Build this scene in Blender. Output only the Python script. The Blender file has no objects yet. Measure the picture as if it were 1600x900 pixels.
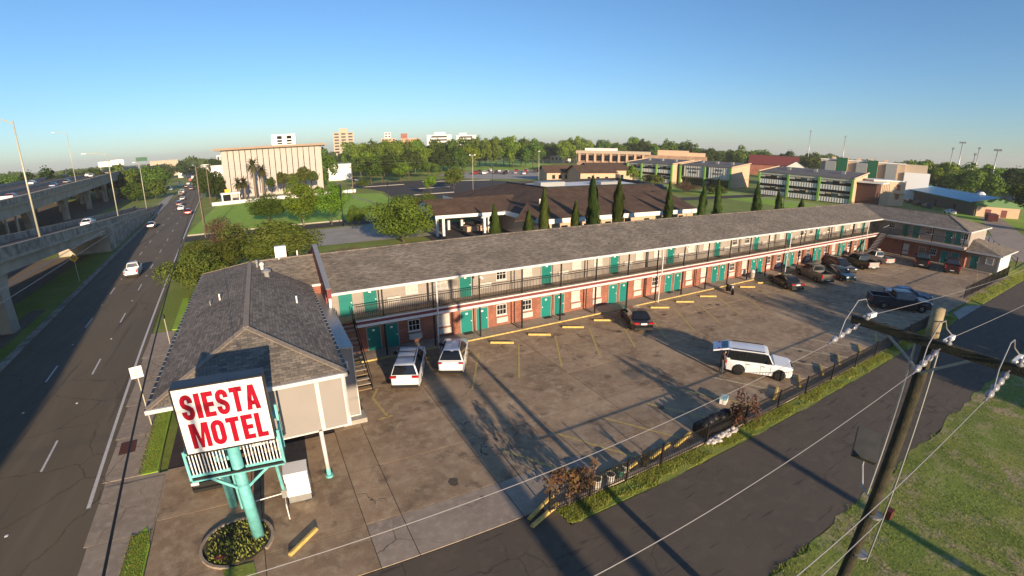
import bpy, bmesh, math, random
from mathutils import Vector, Matrix
R = math.radians
S = bpy.context.scene
COL = S.collection
rnd = random.Random(7)

# ------------------------------------------------------------------ camera
cd = bpy.data.cameras.new('camera')
cam = bpy.data.objects.new('camera', cd); COL.objects.link(cam)
cam.location = (0, 0, 15.0)
cam.rotation_euler = (R(90 - 16.80), R(0.26), R(-28.38))
cd.type = 'PANO'                       # wide drone lens with barrel distortion
cd.sensor_fit = 'HORIZONTAL'; cd.sensor_width = 16.0; cd.sensor_height = 9.0
cy = cd.cycles if hasattr(cd, 'cycles') else cd
cy.panorama_type = 'FISHEYE_LENS_POLYNOMIAL'
cy.fisheye_fov = math.pi
cy.fisheye_polynomial_k0 = 0.0
cy.fisheye_polynomial_k1 = -0.133405
cy.fisheye_polynomial_k2 = 0.0
cy.fisheye_polynomial_k3 = 0.12353 * 0.133405 ** 3
cy.fisheye_polynomial_k4 = 0.0
cd.clip_start = 0.05; cd.clip_end = 12000
S.camera = cam

# ------------------------------------------------------------------ sky, sun, exposure
SUN_EL = 12.2
SUN_HEAD = 2.2                         # shadows fall this many degrees clockwise of +Y
wd = bpy.data.worlds.new('World'); S.world = wd; wd.use_nodes = True
nt = wd.node_tree
bg = nt.nodes['Background']
sky = nt.nodes.new('ShaderNodeTexSky'); sky.sky_type = 'NISHITA'
sky.sun_disc = False
sky.sun_elevation = R(SUN_EL)
sky.sun_rotation = R(180 + SUN_HEAD)
sky.altitude = 0; sky.air_density = 1.0; sky.dust_density = 0.3; sky.ozone_density = 4.8
nt.links.new(sky.outputs[0], bg.inputs[0])
bg.inputs[1].default_value = 0.108
sl = bpy.data.lights.new('sun', 'SUN'); sl.energy = 5.0; sl.angle = R(0.53); sl.color = (1.0, 0.775, 0.53)
so = bpy.data.objects.new('sun', sl); COL.objects.link(so)
dv = Vector((math.sin(R(SUN_HEAD)) * math.cos(R(SUN_EL)), math.cos(R(SUN_HEAD)) * math.cos(R(SUN_EL)), -math.sin(R(SUN_EL))))
so.rotation_euler = dv.to_track_quat('-Z', 'Y').to_euler()
so.location = (0, -60, 40)
vs = S.view_settings
vs.view_transform = 'Standard'; vs.look = 'None'; vs.gamma = 1.0; vs.exposure = 0.72; vs.use_curve_mapping = False
S.cycles.max_bounces = 6; S.cycles.diffuse_bounces = 3; S.cycles.glossy_bounces = 3
S.cycles.transmission_bounces = 4; S.cycles.transparent_max_bounces = 8
S.cycles.use_denoising = True

# ------------------------------------------------------------------ helpers
class MB:
    """collects polygons for one mesh"""
    def __init__(s): s.v = []; s.f = []; s.m = []; s.mi = 0
    def add(s, vs, fs):
        b = len(s.v); s.v += [tuple(p) for p in vs]
        s.f += [tuple(b + i for i in f) for f in fs]; s.m += [s.mi] * len(fs); return s
    def box(s, x0, x1, y0, y1, z0, z1):
        return s.add([(x0,y0,z0),(x1,y0,z0),(x1,y1,z0),(x0,y1,z0),(x0,y0,z1),(x1,y0,z1),(x1,y1,z1),(x0,y1,z1)],
                     [(0,3,2,1),(4,5,6,7),(0,1,5,4),(1,2,6,5),(2,3,7,6),(3,0,4,7)])
    def prism(s, poly, z0, z1):
        n = len(poly)
        return s.add([(x,y,z0) for x,y in poly] + [(x,y,z1) for x,y in poly],
                     [tuple(range(n))[::-1], tuple(range(n, 2*n))] + [(i, (i+1) % n, n + (i+1) % n, n + i) for i in range(n)])
    def bar(s, a, b, w, h, up=(0,0,1)):
        a = Vector(a); b = Vector(b); d = (b - a).normalized(); up = Vector(up)
        if abs(d.dot(up)) > .99: up = Vector((0,1,0))
        sd = d.cross(up).normalized() * (w / 2); u = sd.cross(d).normalized() * (h / 2)
        return s.add([a-sd-u, a+sd-u, a+sd+u, a-sd+u, b-sd-u, b+sd-u, b+sd+u, b-sd+u],
                     [(0,1,2,3),(7,6,5,4),(0,4,5,1),(1,5,6,2),(2,6,7,3),(3,7,4,0)])
    def tube(s, a, b, r0, r1=None, n=8, caps=True):
        a = Vector(a); b = Vector(b); d = (b - a).normalized(); r1 = r0 if r1 is None else r1
        x = d.cross(Vector((0,0,1)) if abs(d.z) < .9 else Vector((1,0,0))).normalized(); y = d.cross(x)
        c = [(math.cos(6.28318*i/n), math.sin(6.28318*i/n)) for i in range(n)]
        vs = [a + (x*p + y*q)*r0 for p, q in c] + [b + (x*p + y*q)*r1 for p, q in c]
        fs = [(i, n+i, n+(i+1) % n, (i+1) % n) for i in range(n)]
        if caps: fs += [tuple(range(n)), tuple(range(n, 2*n))[::-1]]
        return s.add(vs, fs)
    def path(s, pts, r, n=6):
        pts = [Vector(p) for p in pts]; k = len(pts); vs = []; fs = []
        for i, p in enumerate(pts):
            d = (pts[min(i+1, k-1)] - pts[max(i-1, 0)]).normalized()
            x = d.cross(Vector((0,0,1)) if abs(d.z) < .9 else Vector((1,0,0))).normalized(); y = d.cross(x)
            vs += [p + (x*math.cos(6.28318*j/n) + y*math.sin(6.28318*j/n))*r for j in range(n)]
        for i in range(k-1):
            fs += [(i*n+j, (i+1)*n+j, (i+1)*n+(j+1) % n, i*n+(j+1) % n) for j in range(n)]
        return s.add(vs, fs)
    def lathe(s, prof, c=(0,0,0), n=12):
        k = len(prof); vs = []; fs = []
        for r, z in prof:
            vs += [(c[0]+r*math.cos(6.28318*j/n), c[1]+r*math.sin(6.28318*j/n), c[2]+z) for j in range(n)]
        for i in range(k-1):
            fs += [(i*n+j, i*n+(j+1) % n, (i+1)*n+(j+1) % n, (i+1)*n+j) for j in range(n)]
        fs += [tuple(range(n))[::-1], tuple(range((k-1)*n, k*n))]
        return s.add(vs, fs)
    def quad(s, a, b, c, d): return s.add([a,b,c,d], [(0,1,2,3)])
    def mesh(s, name, mats, smooth=False, off=(0,0,0)):
        me = bpy.data.meshes.new(name)
        ox, oy, oz = off
        me.from_pydata([(x-ox, y-oy, z-oz) for x, y, z in s.v], [], s.f)
        for m in (mats if isinstance(mats, (list, tuple)) else [mats]): me.materials.append(M[m] if isinstance(m, str) else m)
        if any(s.m): me.polygons.foreach_set('material_index', s.m)
        if smooth: me.polygons.foreach_set('use_smooth', [True]*len(me.polygons))
        me.update(); return me

def put(name, me, parent=None, loc=(0,0,0), rot=(0,0,0), scale=None):
    o = bpy.data.objects.new(name, me); COL.objects.link(o)
    if parent is not None: o.parent = parent
    o.location = loc; o.rotation_euler = rot
    if scale is not None: o.scale = scale if isinstance(scale, (tuple, list)) else (scale,)*3
    return o

def root(o):
    while o.parent: o = o.parent
    return o
def part(mb, name, mats, parent, smooth=False, bevel=0):
    """a part given in the frame of the world; its thing's Empty is unrotated"""
    off = Vector(root(parent).location)
    o = put(name, mb.mesh(name, mats, smooth, off), parent)
    if bevel:
        b = o.modifiers.new('bevel', 'BEVEL'); b.width = bevel; b.segments = 1; b.limit_method = 'ANGLE'
    return o
def lpart(mb, name, mats, parent, smooth=False, loc=(0,0,0), rot=(0,0,0)):
    """a part given in the thing's own frame"""
    return put(name, mb.mesh(name, mats, smooth), parent, loc, rot)
def thing(name, label, cat, loc=(0,0,0), rz=0, group=None):
    o = put(name, None, None, loc, (0,0,rz)); o.empty_display_size = .2
    o['label'] = label; o['category'] = cat
    if group: o['group'] = group
    return o
def tag(o, label, cat, group=None):
    o['label'] = label; o['category'] = cat
    if group: o['group'] = group
    return o
def struct(mb, name, mats, smooth=False):
    o = put(name, mb.mesh(name, mats, smooth)); o['kind'] = 'structure'; return o
def copytree(o, parent=None):
    c = o.copy(); COL.objects.link(c); c.parent = parent
    for ch in list(o.children): copytree(ch, c)
    return c

# ------------------------------------------------------------------ materials
M = {}
def N(nt, t, **kw):
    n = nt.nodes.new(t)
    for k, v in kw.items(): setattr(n, k, v)
    return n
def mixc(nt, fac, a, b, mode='MIX'):
    n = N(nt, 'ShaderNodeMix', data_type='RGBA', blend_type=mode)
    for sock, val in ((n.inputs[0], fac), (n.inputs[6], a), (n.inputs[7], b)):
        if hasattr(val, 'is_linked'): nt.links.new(val, sock)
        elif isinstance(val, (int, float)): sock.default_value = val
        else: sock.default_value = (*val, 1) if len(val) == 3 else val
    return n.outputs[2]
def ramp(nt, fac, p0, p1, c0=(0,0,0,1), c1=(1,1,1,1)):
    n = N(nt, 'ShaderNodeValToRGB'); e = n.color_ramp.elements
    e[0].position = p0; e[1].position = p1; e[0].color = c0; e[1].color = c1
    nt.links.new(fac, n.inputs[0]); return n.outputs[0]
def noise(nt, vec, scale, detail=4, rough=.55, stretch=None):
    if stretch:
        mp = N(nt, 'ShaderNodeMapping'); mp.inputs['Scale'].default_value = stretch
        nt.links.new(vec, mp.inputs[0]); vec = mp.outputs[0]
    n = N(nt, 'ShaderNodeTexNoise'); n.inputs['Scale'].default_value = scale
    n.inputs['Detail'].default_value = detail; n.inputs['Roughness'].default_value = rough
    nt.links.new(vec, n.inputs['Vector']); return n.outputs['Fac']
def mat(name, col, rough=.7, metal=0, var=0, vscale=2.0, col2=None, bump=0, bscale=30, spec=.4, coat=0, objvar=0, emit=None, alpha=None):
    """principled colour with two octaves of noise variation, optional bump"""
    m = bpy.data.materials.new(name); m.use_nodes = True; nt = m.node_tree
    b = nt.nodes['Principled BSDF']; L = nt.links
    b.inputs['Roughness'].default_value = rough; b.inputs['Metallic'].default_value = metal
    b.inputs['Specular IOR Level'].default_value = spec; b.inputs['Coat Weight'].default_value = coat
    b.inputs['Coat Roughness'].default_value = .08
    tc = N(nt, 'ShaderNodeTexCoord').outputs['Object']
    c = None
    if var or col2:
        n1 = noise(nt, tc, vscale, 5)
        dk = col2 or tuple(max(0, x*(1-var)) for x in col)
        c = mixc(nt, ramp(nt, n1, .35, .65), dk, col)
    if objvar:
        oi = N(nt, 'ShaderNodeObjectInfo')
        hs = N(nt, 'ShaderNodeHueSaturation')
        mr = N(nt, 'ShaderNodeMapRange'); mr.inputs[3].default_value = 1-objvar; mr.inputs[4].default_value = 1+objvar
        L.new(oi.outputs['Random'], mr.inputs[0]); L.new(mr.outputs[0], hs.inputs['Value'])
        if c is None: hs.inputs['Color'].default_value = (*col, 1)
        else: L.new(c, hs.inputs['Color'])
        c = hs.outputs[0]
    if c is None: b.inputs['Base Color'].default_value = (*col, 1)
    else: L.new(c, b.inputs['Base Color'])
    if bump:
        bn = N(nt, 'ShaderNodeBump'); bn.inputs['Strength'].default_value = bump; bn.inputs['Distance'].default_value = .05
        L.new(noise(nt, tc, bscale, 4, .65), bn.inputs['Height']); L.new(bn.outputs[0], b.inputs['Normal'])
    if emit: b.inputs['Emission Color'].default_value = (*emit[0], 1); b.inputs['Emission Strength'].default_value = emit[1]
    M[name] = m; return m

def m_ground(name, layers, bump=.3, bscale=40, rough=.9, world=True, cracks=None):
    """layers: list of (scale, lo, hi, colour, stretch); the first entry is the base colour"""
    m = bpy.data.materials.new(name); m.use_nodes = True; nt = m.node_tree
    b = nt.nodes['Principled BSDF']; L = nt.links; b.inputs['Roughness'].default_value = rough
    b.inputs['Specular IOR Level'].default_value = .25
    tc = N(nt, 'ShaderNodeNewGeometry').outputs['Position'] if world else N(nt, 'ShaderNodeTexCoord').outputs['Object']
    c = layers[0]
    for lay in layers[1:]:
        sc, lo, hi, col = lay[:4]; st = lay[4] if len(lay) > 4 else None
        c = mixc(nt, ramp(nt, noise(nt, tc, sc, 6, .6, st), lo, hi), c, col)
    if cracks:
        vo = N(nt, 'ShaderNodeTexVoronoi', feature='DISTANCE_TO_EDGE'); vo.inputs['Scale'].default_value = cracks[0]
        wp = N(nt, 'ShaderNodeVectorMath', operation='ADD'); ns = N(nt, 'ShaderNodeTexNoise'); ns.inputs['Scale'].default_value = .8; ns.inputs['Detail'].default_value = 6
        L.new(tc, ns.inputs[0]); L.new(tc, wp.inputs[0]); L.new(ns.outputs['Color'], wp.inputs[1]); L.new(wp.outputs[0], vo.inputs['Vector'])
        mm = N(nt, 'ShaderNodeMath', operation='MULTIPLY'); L.new(ramp(nt, vo.outputs['Distance'], .003, .010, (1,1,1,1), (0,0,0,1)), mm.inputs[0]); L.new(ramp(nt, noise(nt, tc, .1, 3), .46, .56), mm.inputs[1])
        c = mixc(nt, mm.outputs[0], c, cracks[1])
    L.new(c, b.inputs['Base Color'])
    if bump:
        bn = N(nt, 'ShaderNodeBump'); bn.inputs['Strength'].default_value = bump; bn.inputs['Distance'].default_value = .05
        L.new(noise(nt, tc, bscale, 4, .7), bn.inputs['Height']); L.new(bn.outputs[0], b.inputs['Normal'])
    M[name] = m; return m

m_ground('grass', [(.17,.22,.038), (.9,.35,.65,(.15,.205,.03)), (.12,.45,.7,(.30,.30,.08)), (6,.4,.7,(.25,.30,.055))], .7, 9)
m_ground('lawn', [(.30,.47,.05), (.5,.35,.65,(.23,.385,.04)), (.08,.5,.7,(.36,.45,.08))], .5, 8)
m_ground('dry_grass', [(.28,.29,.065), (.5,.35,.6,(.17,.22,.04)), (.8,.50,.63,(.42,.315,.185)), (.2,.5,.7,(.21,.29,.045)), (5,.5,.68,(.10,.125,.028))], .7, 8)
m_ground('dirt', [(.20,.155,.11), (.7,.35,.65,(.12,.095,.065)), (9,.4,.7,(.24,.19,.14))], .6, 12)
m_ground('asphalt_road', [(.178,.143,.098), (.25,.35,.7,(.125,.105,.078),(1,.12,1)), (1.1,.5,.75,(.20,.165,.115),(1,.1,1)), (60,.4,.7,(.148,.122,.088)), (.9,.60,.66,(.11,.092,.07),(1,.05,1))], .35, 90, cracks=(.22,(.092,.076,.056)))
m_ground('asphalt_street', [(.138,.110,.082), (.2,.35,.7,(.105,.085,.065)), (1.4,.5,.75,(.17,.137,.10)), (50,.4,.7,(.118,.096,.072)), (3.2,.60,.66,(.075,.06,.052),(.12,1,1))], .4, 80, cracks=(.3,(.075,.06,.047)))
m_ground('asphalt_lot', [(.072,.062,.056), (.1,.35,.7,(.052,.046,.042)), (1.5,.5,.75,(.092,.08,.07))], .3, 60)
m_ground('pavement', [(.38,.31,.24), (.35,.35,.65,(.29,.232,.178)), (2.5,.45,.7,(.43,.355,.275)), (14,.55,.75,(.32,.255,.195))], .25, 50, cracks=(.35,(.09,.07,.055)))
m_ground('pale_concrete', [(.40,.37,.32), (.3,.35,.65,(.31,.285,.245)), (3,.5,.75,(.44,.41,.36))], .2, 40)
m_ground('soil', [(.075,.055,.035), (2.2,.4,.65,(.13,.10,.065)), (8,.5,.7,(.05,.075,.018))], .9, 14)

def m_lot():
    """old concrete slabs: mottled, oil stains, fine cracks, a tone of its own for each slab"""
    m = bpy.data.materials.new('lot_concrete'); m.use_nodes = True; nt = m.node_tree; L = nt.links
    b = nt.nodes['Principled BSDF']; b.inputs['Roughness'].default_value = .88; b.inputs['Specular IOR Level'].default_value = .3
    p = N(nt, 'ShaderNodeNewGeometry').outputs['Position']
    c = mixc(nt, ramp(nt, noise(nt, p, .28, 6, .62), .36, .66), (.265,.180,.108), (.445,.318,.20))
    c = mixc(nt, ramp(nt, noise(nt, p, 1.7, 6, .65), .46, .72), c, (.49,.38,.245))
    c = mixc(nt, ramp(nt, noise(nt, p, .75, 4, .6), .57, .74), c, (.13,.092,.062))
    c = mixc(nt, ramp(nt, noise(nt, p, 22, 3, .7), .5, .8), c, (.22,.165,.122))
    vo = N(nt, 'ShaderNodeTexVoronoi', feature='DISTANCE_TO_EDGE'); vo.inputs['Scale'].default_value = .42
    wp = N(nt, 'ShaderNodeVectorMath', operation='ADD'); ns = N(nt, 'ShaderNodeTexNoise'); ns.inputs['Scale'].default_value = 1.3; ns.inputs['Detail'].default_value = 5
    L.new(p, ns.inputs[0]); L.new(p, wp.inputs[0]); L.new(ns.outputs['Color'], wp.inputs[1]); L.new(wp.outputs[0], vo.inputs['Vector'])
    crk = ramp(nt, vo.outputs['Distance'], .0035, .008, (1,1,1,1), (0,0,0,1))
    msk = ramp(nt, noise(nt, p, .16, 3), .55, .62)
    mm = N(nt, 'ShaderNodeMath', operation='MULTIPLY'); L.new(crk, mm.inputs[0]); L.new(msk, mm.inputs[1])
    c = mixc(nt, mm.outputs[0], c, (.05,.04,.032))
    oi = N(nt, 'ShaderNodeObjectInfo'); hs = N(nt, 'ShaderNodeHueSaturation'); mr = N(nt, 'ShaderNodeMapRange')
    mr.inputs[3].default_value = .88; mr.inputs[4].default_value = 1.1
    L.new(oi.outputs['Random'], mr.inputs[0]); L.new(mr.outputs[0], hs.inputs['Value']); L.new(c, hs.inputs['Color'])
    L.new(hs.outputs[0], b.inputs['Base Color'])
    bn = N(nt, 'ShaderNodeBump'); bn.inputs['Strength'].default_value = .3; bn.inputs['Distance'].default_value = .04
    L.new(noise(nt, p, 35, 5, .7), bn.inputs['Height']); L.new(bn.outputs[0], b.inputs['Normal'])
    M['lot_concrete'] = m
m_lot()

def m_brickish(name, c1, c2, mortar, bw, bh, mort, swap=None, bump=.5, extra=None):
    """brick / shingle courses. swap maps position to the (u, v) of the courses"""
    m = bpy.data.materials.new(name); m.use_nodes = True; nt = m.node_tree; L = nt.links
    b = nt.nodes['Principled BSDF']; b.inputs['Roughness'].default_value = .9; b.inputs['Specular IOR Level'].default_value = .2
    g = N(nt, 'ShaderNodeNewGeometry').outputs['Position']
    sx = N(nt, 'ShaderNodeSeparateXYZ'); L.new(g, sx.inputs[0]); cb = N(nt, 'ShaderNodeCombineXYZ')
    for k, expr in enumerate(swap):
        if len(expr) == 1: L.new(sx.outputs['XYZ'.index(expr)], cb.inputs[k])
        else:
            ad = N(nt, 'ShaderNodeMath', operation='ADD'); L.new(sx.outputs['XYZ'.index(expr[0])], ad.inputs[0]); L.new(sx.outputs['XYZ'.index(expr[1])], ad.inputs[1]); L.new(ad.outputs[0], cb.inputs[k])
    br = N(nt, 'ShaderNodeTexBrick'); br.inputs['Color1'].default_value = (*c1,1); br.inputs['Color2'].default_value = (*c2,1)
    br.inputs['Mortar'].default_value = (*mortar,1); br.inputs['Scale'].default_value = 1; br.inputs['Brick Width'].default_value = bw
    br.inputs['Row Height'].default_value = bh; br.inputs['Mortar Size'].default_value = mort; br.inputs['Bias'].default_value = 0
    L.new(cb.outputs[0], br.inputs['Vector'])
    c = mixc(nt, ramp(nt, noise(nt, g, .45, 5), .35, .68), (.72,.72,.72), (1.08,1.08,1.08))
    c = mixc(nt, 1.0, br.outputs['Color'], c, 'MULTIPLY')
    if extra: c = mixc(nt, ramp(nt, noise(nt, g, extra[0], 4), extra[1], extra[2]), c, extra[3])
    L.new(c, b.inputs['Base Color'])
    bn = N(nt, 'ShaderNodeBump'); bn.inputs['Strength'].default_value = bump; bn.inputs['Distance'].default_value = .02
    L.new(br.outputs['Fac'], bn.inputs['Height']); bn.invert = True; L.new(bn.outputs[0], b.inputs['Normal'])
    M[name] = m
SH1, SH2, SHM = (.335,.285,.225), (.150,.130,.108), (.13,.115,.095)
m_brickish('shingle', SH1, SH2, SHM, .34, .16, .012, ('X','Y'), .8, (11,.5,.75,(.27,.225,.175)))
m_brickish('shingle_side', SH1, SH2, SHM, .34, .16, .012, ('Y','X'), .8, (11,.5,.75,(.27,.225,.175)))
m_brickish('brown_shingle', (.135,.085,.055), (.095,.06,.04), (.085,.055,.04), .5, .2, .012, ('X','Y'), .5)
m_brickish('brick', (.40,.115,.062), (.26,.07,.045), (.33,.22,.17), .21, .075, .012, ('XY','Z'), .6, (3,.55,.75,(.44,.17,.10)))
m_brickish('tan_brick', (.42,.27,.18), (.36,.22,.145), (.40,.30,.22), .3, .1, .012, ('XY','Z'), .3)

mat('siding', (.34,.298,.262), .75, var=.12, vscale=.8, bump=.1, bscale=60)
mat('panel_beige', (.30,.275,.255), .6, var=.07, vscale=.7)
mat('white_paint', (.66,.63,.60), .5, var=.12, vscale=2)
mat('white_plain', (.82,.81,.78), .45)
mat('maroon', (.20,.045,.045), .6, var=.2)
mat('teal_door', (.012,.195,.165), .38, var=.12, vscale=1.2, objvar=.12)
mat('turquoise', (.20,.60,.59), .5, var=.3, vscale=2.6, bump=.08, bscale=25)
mat('black_metal', (.018,.016,.015), .45, var=.3, vscale=6)
mat('rail_metal', (.02,.018,.017), .5)
mat('steel', (.45,.45,.45), .35, metal=.8)
mat('galvanised', (.42,.42,.40), .45, metal=.55, var=.15, vscale=5)
mat('lamp_pole', (.50,.47,.36), .5, metal=.2, var=.1)
mat('sign_white', (.84,.82,.80), .3, coat=.2, var=.07, vscale=1.1)
mat('sign_red', (.34,.003,.02), .3, coat=.2)
mat('sign_dark', (.035,.05,.07), .5, var=.2)
mat('yellow_paint', (.66,.48,.14), .75, var=.28, vscale=7)
mat('yellow_line', (.62,.465,.17), .85, var=.4, vscale=5)
mat('white_line', (.70,.67,.62), .7, var=.25, vscale=8)
mat('warning_yellow', (.85,.42,.01), .4)
mat('ink', (.01,.01,.01), .6)
mat('glass_dark', (.012,.014,.016), .05, spec=.8)
mat('glass_blue', (.025,.05,.065), .06, spec=.9)
mat('curtain', (.62,.58,.52), .25, var=.3, vscale=4)
mat('ac_grille', (.42,.38,.32), .6, var=.15)
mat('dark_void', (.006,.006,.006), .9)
mat('ridge_tan', (.33,.27,.205), .9, var=.25, vscale=5)
mat('wood', (.35,.24,.13), .8, var=.35, vscale=12)
mat('pole_wood', (.060,.050,.028), .9, col2=(.026,.026,.015), vscale=5, bump=.8, bscale=25)
mat('pole_cut', (.36,.29,.17), .85, var=.35, vscale=9)
mat('bark', (.12,.085,.055), .95, var=.45, vscale=6, bump=.8, bscale=14)
mat('pale_bark', (.24,.19,.14), .95, var=.35, vscale=6, bump=.6, bscale=14)
mat('fw_concrete', (.46,.40,.32), .85, col2=(.31,.27,.22), vscale=.35, bump=.2, bscale=20)
mat('fw_stained', (.42,.37,.30), .85, col2=(.17,.15,.125), vscale=.9, bump=.2, bscale=20)
mat('bank_white', (.46,.41,.36), .7, var=.06, vscale=.4)
mat('roof_tan', (.36,.26,.18), .8, var=.15)
mat('roof_grey', (.16,.145,.135), .85, var=.25, vscale=.4)
mat('roof_white', (.78,.77,.74), .6, var=.12, vscale=.5)
mat('roof_blue', (.15,.40,.54), .4, var=.12, vscale=.6)
mat('roof_red', (.17,.035,.03), .7, var=.2)
mat('school_panel', (.50,.49,.44), .7, var=.12, vscale=.8)
mat('school_tan', (.56,.40,.265), .8, var=.08, vscale=.5)
mat('school_green', (.16,.34,.055), .5, var=.1)
mat('dark_green', (.012,.10,.045), .5, var=.15)
mat('shaded_wall', (.13,.105,.08), .85, var=.2)  # wall colour darkened to carry the shade on the sunless front
mat('dark_brick', (.09,.04,.03), .85, var=.3)
mat('gable_green', (.09,.20,.07), .6)
mat('wall_tan', (.50,.40,.29), .8, var=.1)
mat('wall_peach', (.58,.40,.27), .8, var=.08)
mat('white_wall', (.74,.72,.68), .7, var=.08)
mat('tyre', (.012,.012,.012), .85)
mat('rim', (.38,.38,.38), .3, metal=.85)
mat('rim_dark', (.05,.05,.05), .35, metal=.6)
mat('taillight', (.42,.008,.012), .15, coat=.5)
mat('headlight', (.72,.72,.70), .08, spec=.8, coat=.6)
mat('plate', (.75,.74,.70), .5)
mat('trim_black', (.014,.014,.014), .55)
mat('wire', (.26,.25,.245), .5, metal=.3)
mat('wire_dark', (.015,.015,.015), .7)
mat('porcelain', (.27,.265,.28), .25, coat=.4)
mat('insulator_grey', (.15,.15,.18), .35, coat=.3)
mat('bucket_white', (.72,.69,.63), .5, var=.1)
mat('bucket_green', (.06,.16,.13), .5)
mat('box_blue', (.33,.50,.52), .6)
mat('flood_grey', (.05,.052,.05), .5, var=.3, vscale=4)
mat('rubble', (.55,.50,.45), .8, var=.2)
mat('faded_line', (.66,.56,.34), .85, var=.35, vscale=5)
mat('oil', (.13,.098,.066), .6, var=.3, vscale=6)
mat('rust', (.12,.025,.02), .7, var=.4)
mat('manhole', (.06,.045,.04), .8, var=.3)
mat('skin', (.42,.24,.16), .6); mat('jacket', (.10,.075,.055), .85, var=.2); mat('jeans', (.07,.075,.09), .85, var=.2); mat('hair', (.02,.014,.01), .8)
for nm, c in dict(white=(.80,.80,.79), pearl=(.74,.74,.72), silver=(.42,.41,.38), grey=(.045,.042,.04), champagne=(.15,.132,.105), black=(.010,.010,.011), maroon=(.035,.006,.007), navy=(.012,.018,.035), teal=(.015,.05,.06), blue=(.03,.10,.20), red=(.35,.02,.02), green=(.03,.07,.05)).items():
    mat('car_'+nm, c, .28, metal=.15 if nm not in ('white','pearl') else 0, coat=.8, spec=.5)

def m_leaf(name, c1, c2, c3):
    m = bpy.data.materials.new(name); m.use_nodes = True; nt = m.node_tree; L = nt.links
    nt.nodes.remove(nt.nodes['Principled BSDF']); out = nt.nodes['Material Output']
    tc = N(nt, 'ShaderNodeTexCoord').outputs['Object']
    c = mixc(nt, ramp(nt, noise(nt, tc, 1.3, 3), .35, .65), c1, c2)
    c = mixc(nt, ramp(nt, noise(nt, tc, 9, 2), .45, .7), c, c3)
    oi = N(nt, 'ShaderNodeObjectInfo'); hs = N(nt, 'ShaderNodeHueSaturation')
    mr = N(nt, 'ShaderNodeMapRange'); mr.inputs[3].default_value = .75; mr.inputs[4].default_value = 1.25; L.new(oi.outputs['Random'], mr.inputs[0]); L.new(mr.outputs[0], hs.inputs['Value'])
    m2 = N(nt, 'ShaderNodeMapRange'); m2.inputs[3].default_value = .475; m2.inputs[4].default_value = .52
    fr = N(nt, 'ShaderNodeMath', operation='FRACT'); ml = N(nt, 'ShaderNodeMath', operation='MULTIPLY'); ml.inputs[1].default_value = 7.31
    L.new(oi.outputs['Random'], ml.inputs[0]); L.new(ml.outputs[0], fr.inputs[0]); L.new(fr.outputs[0], m2.inputs[0]); L.new(m2.outputs[0], hs.inputs['Hue'])
    L.new(c, hs.inputs['Color'])
    d = N(nt, 'ShaderNodeBsdfDiffuse'); t = N(nt, 'ShaderNodeBsdfTranslucent'); ms = N(nt, 'ShaderNodeMixShader'); ms.inputs[0].default_value = .3
    L.new(hs.outputs[0], d.inputs[0]); L.new(hs.outputs[0], t.inputs[0]); L.new(d.outputs[0], ms.inputs[1]); L.new(t.outputs[0], ms.inputs[2]); L.new(ms.outputs[0], out.inputs[0])
    M[name] = m
m_leaf('leaf_oak', (.085,.14,.02), (.135,.195,.032), (.055,.10,.016))
m_leaf('leaf_bright', (.14,.23,.022), (.20,.29,.035), (.10,.17,.018))
m_leaf('leaf_olive', (.105,.145,.026), (.155,.185,.042), (.065,.095,.017))
m_leaf('leaf_dark', (.045,.075,.016), (.07,.11,.022), (.03,.055,.012))
m_leaf('leaf_cypress', (.06,.095,.022), (.095,.13,.034), (.038,.065,.015))
m_leaf('leaf_brown', (.15,.095,.06), (.20,.125,.08), (.11,.075,.045))
m_leaf('leaf_red', (.16,.06,.04), (.26,.12,.08), (.12,.12,.04))
m_leaf('leaf_palm', (.075,.085,.02), (.12,.105,.04), (.05,.07,.016))
m_leaf('blade', (.22,.28,.045), (.31,.35,.07), (.36,.31,.11))
# ================================================================== GROUND
def xr(y): return -8.6 - .075*y                  # right edge line of the service road
def strip(o0, o1, y0, y1, z, n=1):
    mb = MB()
    for i in range(n):
        a = y0 + (y1-y0)*i/n; b = y0 + (y1-y0)*(i+1)/n
        mb.quad((xr(a)+o0,a,z),(xr(a)+o1,a,z),(xr(b)+o1,b,z),(xr(b)+o0,b,z))
    return mb
g = MB(); g.quad((-3000,-1000,-.06),(3500,-1000,-.06),(3500,4500,-.06),(-3000,4500,-.06)); struct(g, 'ground', 'grass')
road = struct(strip(-10.5, .45, -160, 900, 0, 20), 'service_road', 'asphalt_road')
me_dash = MB().box(-.06,.06,-1.58,1.58,0,.006).mesh('lane_dash', 'white_line')
me_dot = MB().box(-.06,.06,-.06,.06,0,.02).mesh('road_stud', 'white_plain')
for k in range(-1, 22):
    for o in (-3.05, -6.25):
        y = 28.15 + 12.85*k
        if y < 12: continue
        put('lane_dash', me_dash, road, (xr(y)+o, y, .001), (0,0,R(4.3)))
        if k < 6: put('road_stud', me_dot, road, (xr(y+6.4)+o, y+6.4, .001), (0,0,R(4.3)))
for y0, y1 in ((22.3, 97), (103.5, 240)):
    o = put('edge_line', strip(-.09, .09, y0, y1, .004, 6).mesh('edge_line', 'white_line'), road)
kb = strip(-11.15, -10.5, -60, 200, .0, 1); kb.v = []; kb.f = []; kb.m = []
for i in range(13):
    a = -60 + 20*i; b = a+19.98
    kb.add([(xr(a)-11.1,a,-.06),(xr(a)-10.5,a,-.06),(xr(b)-10.5,b,-.06),(xr(b)-11.1,b,-.06),(xr(a)-11.1,a,.13),(xr(a)-10.52,a,.13),(xr(b)-10.52,b,.13),(xr(b)-11.1,b,.13)],
           [(4,5,6,7),(0,1,5,4),(1,2,6,5),(2,3,7,6),(3,0,4,7)])
struct(kb, 'kerb', 'fw_stained')
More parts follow.
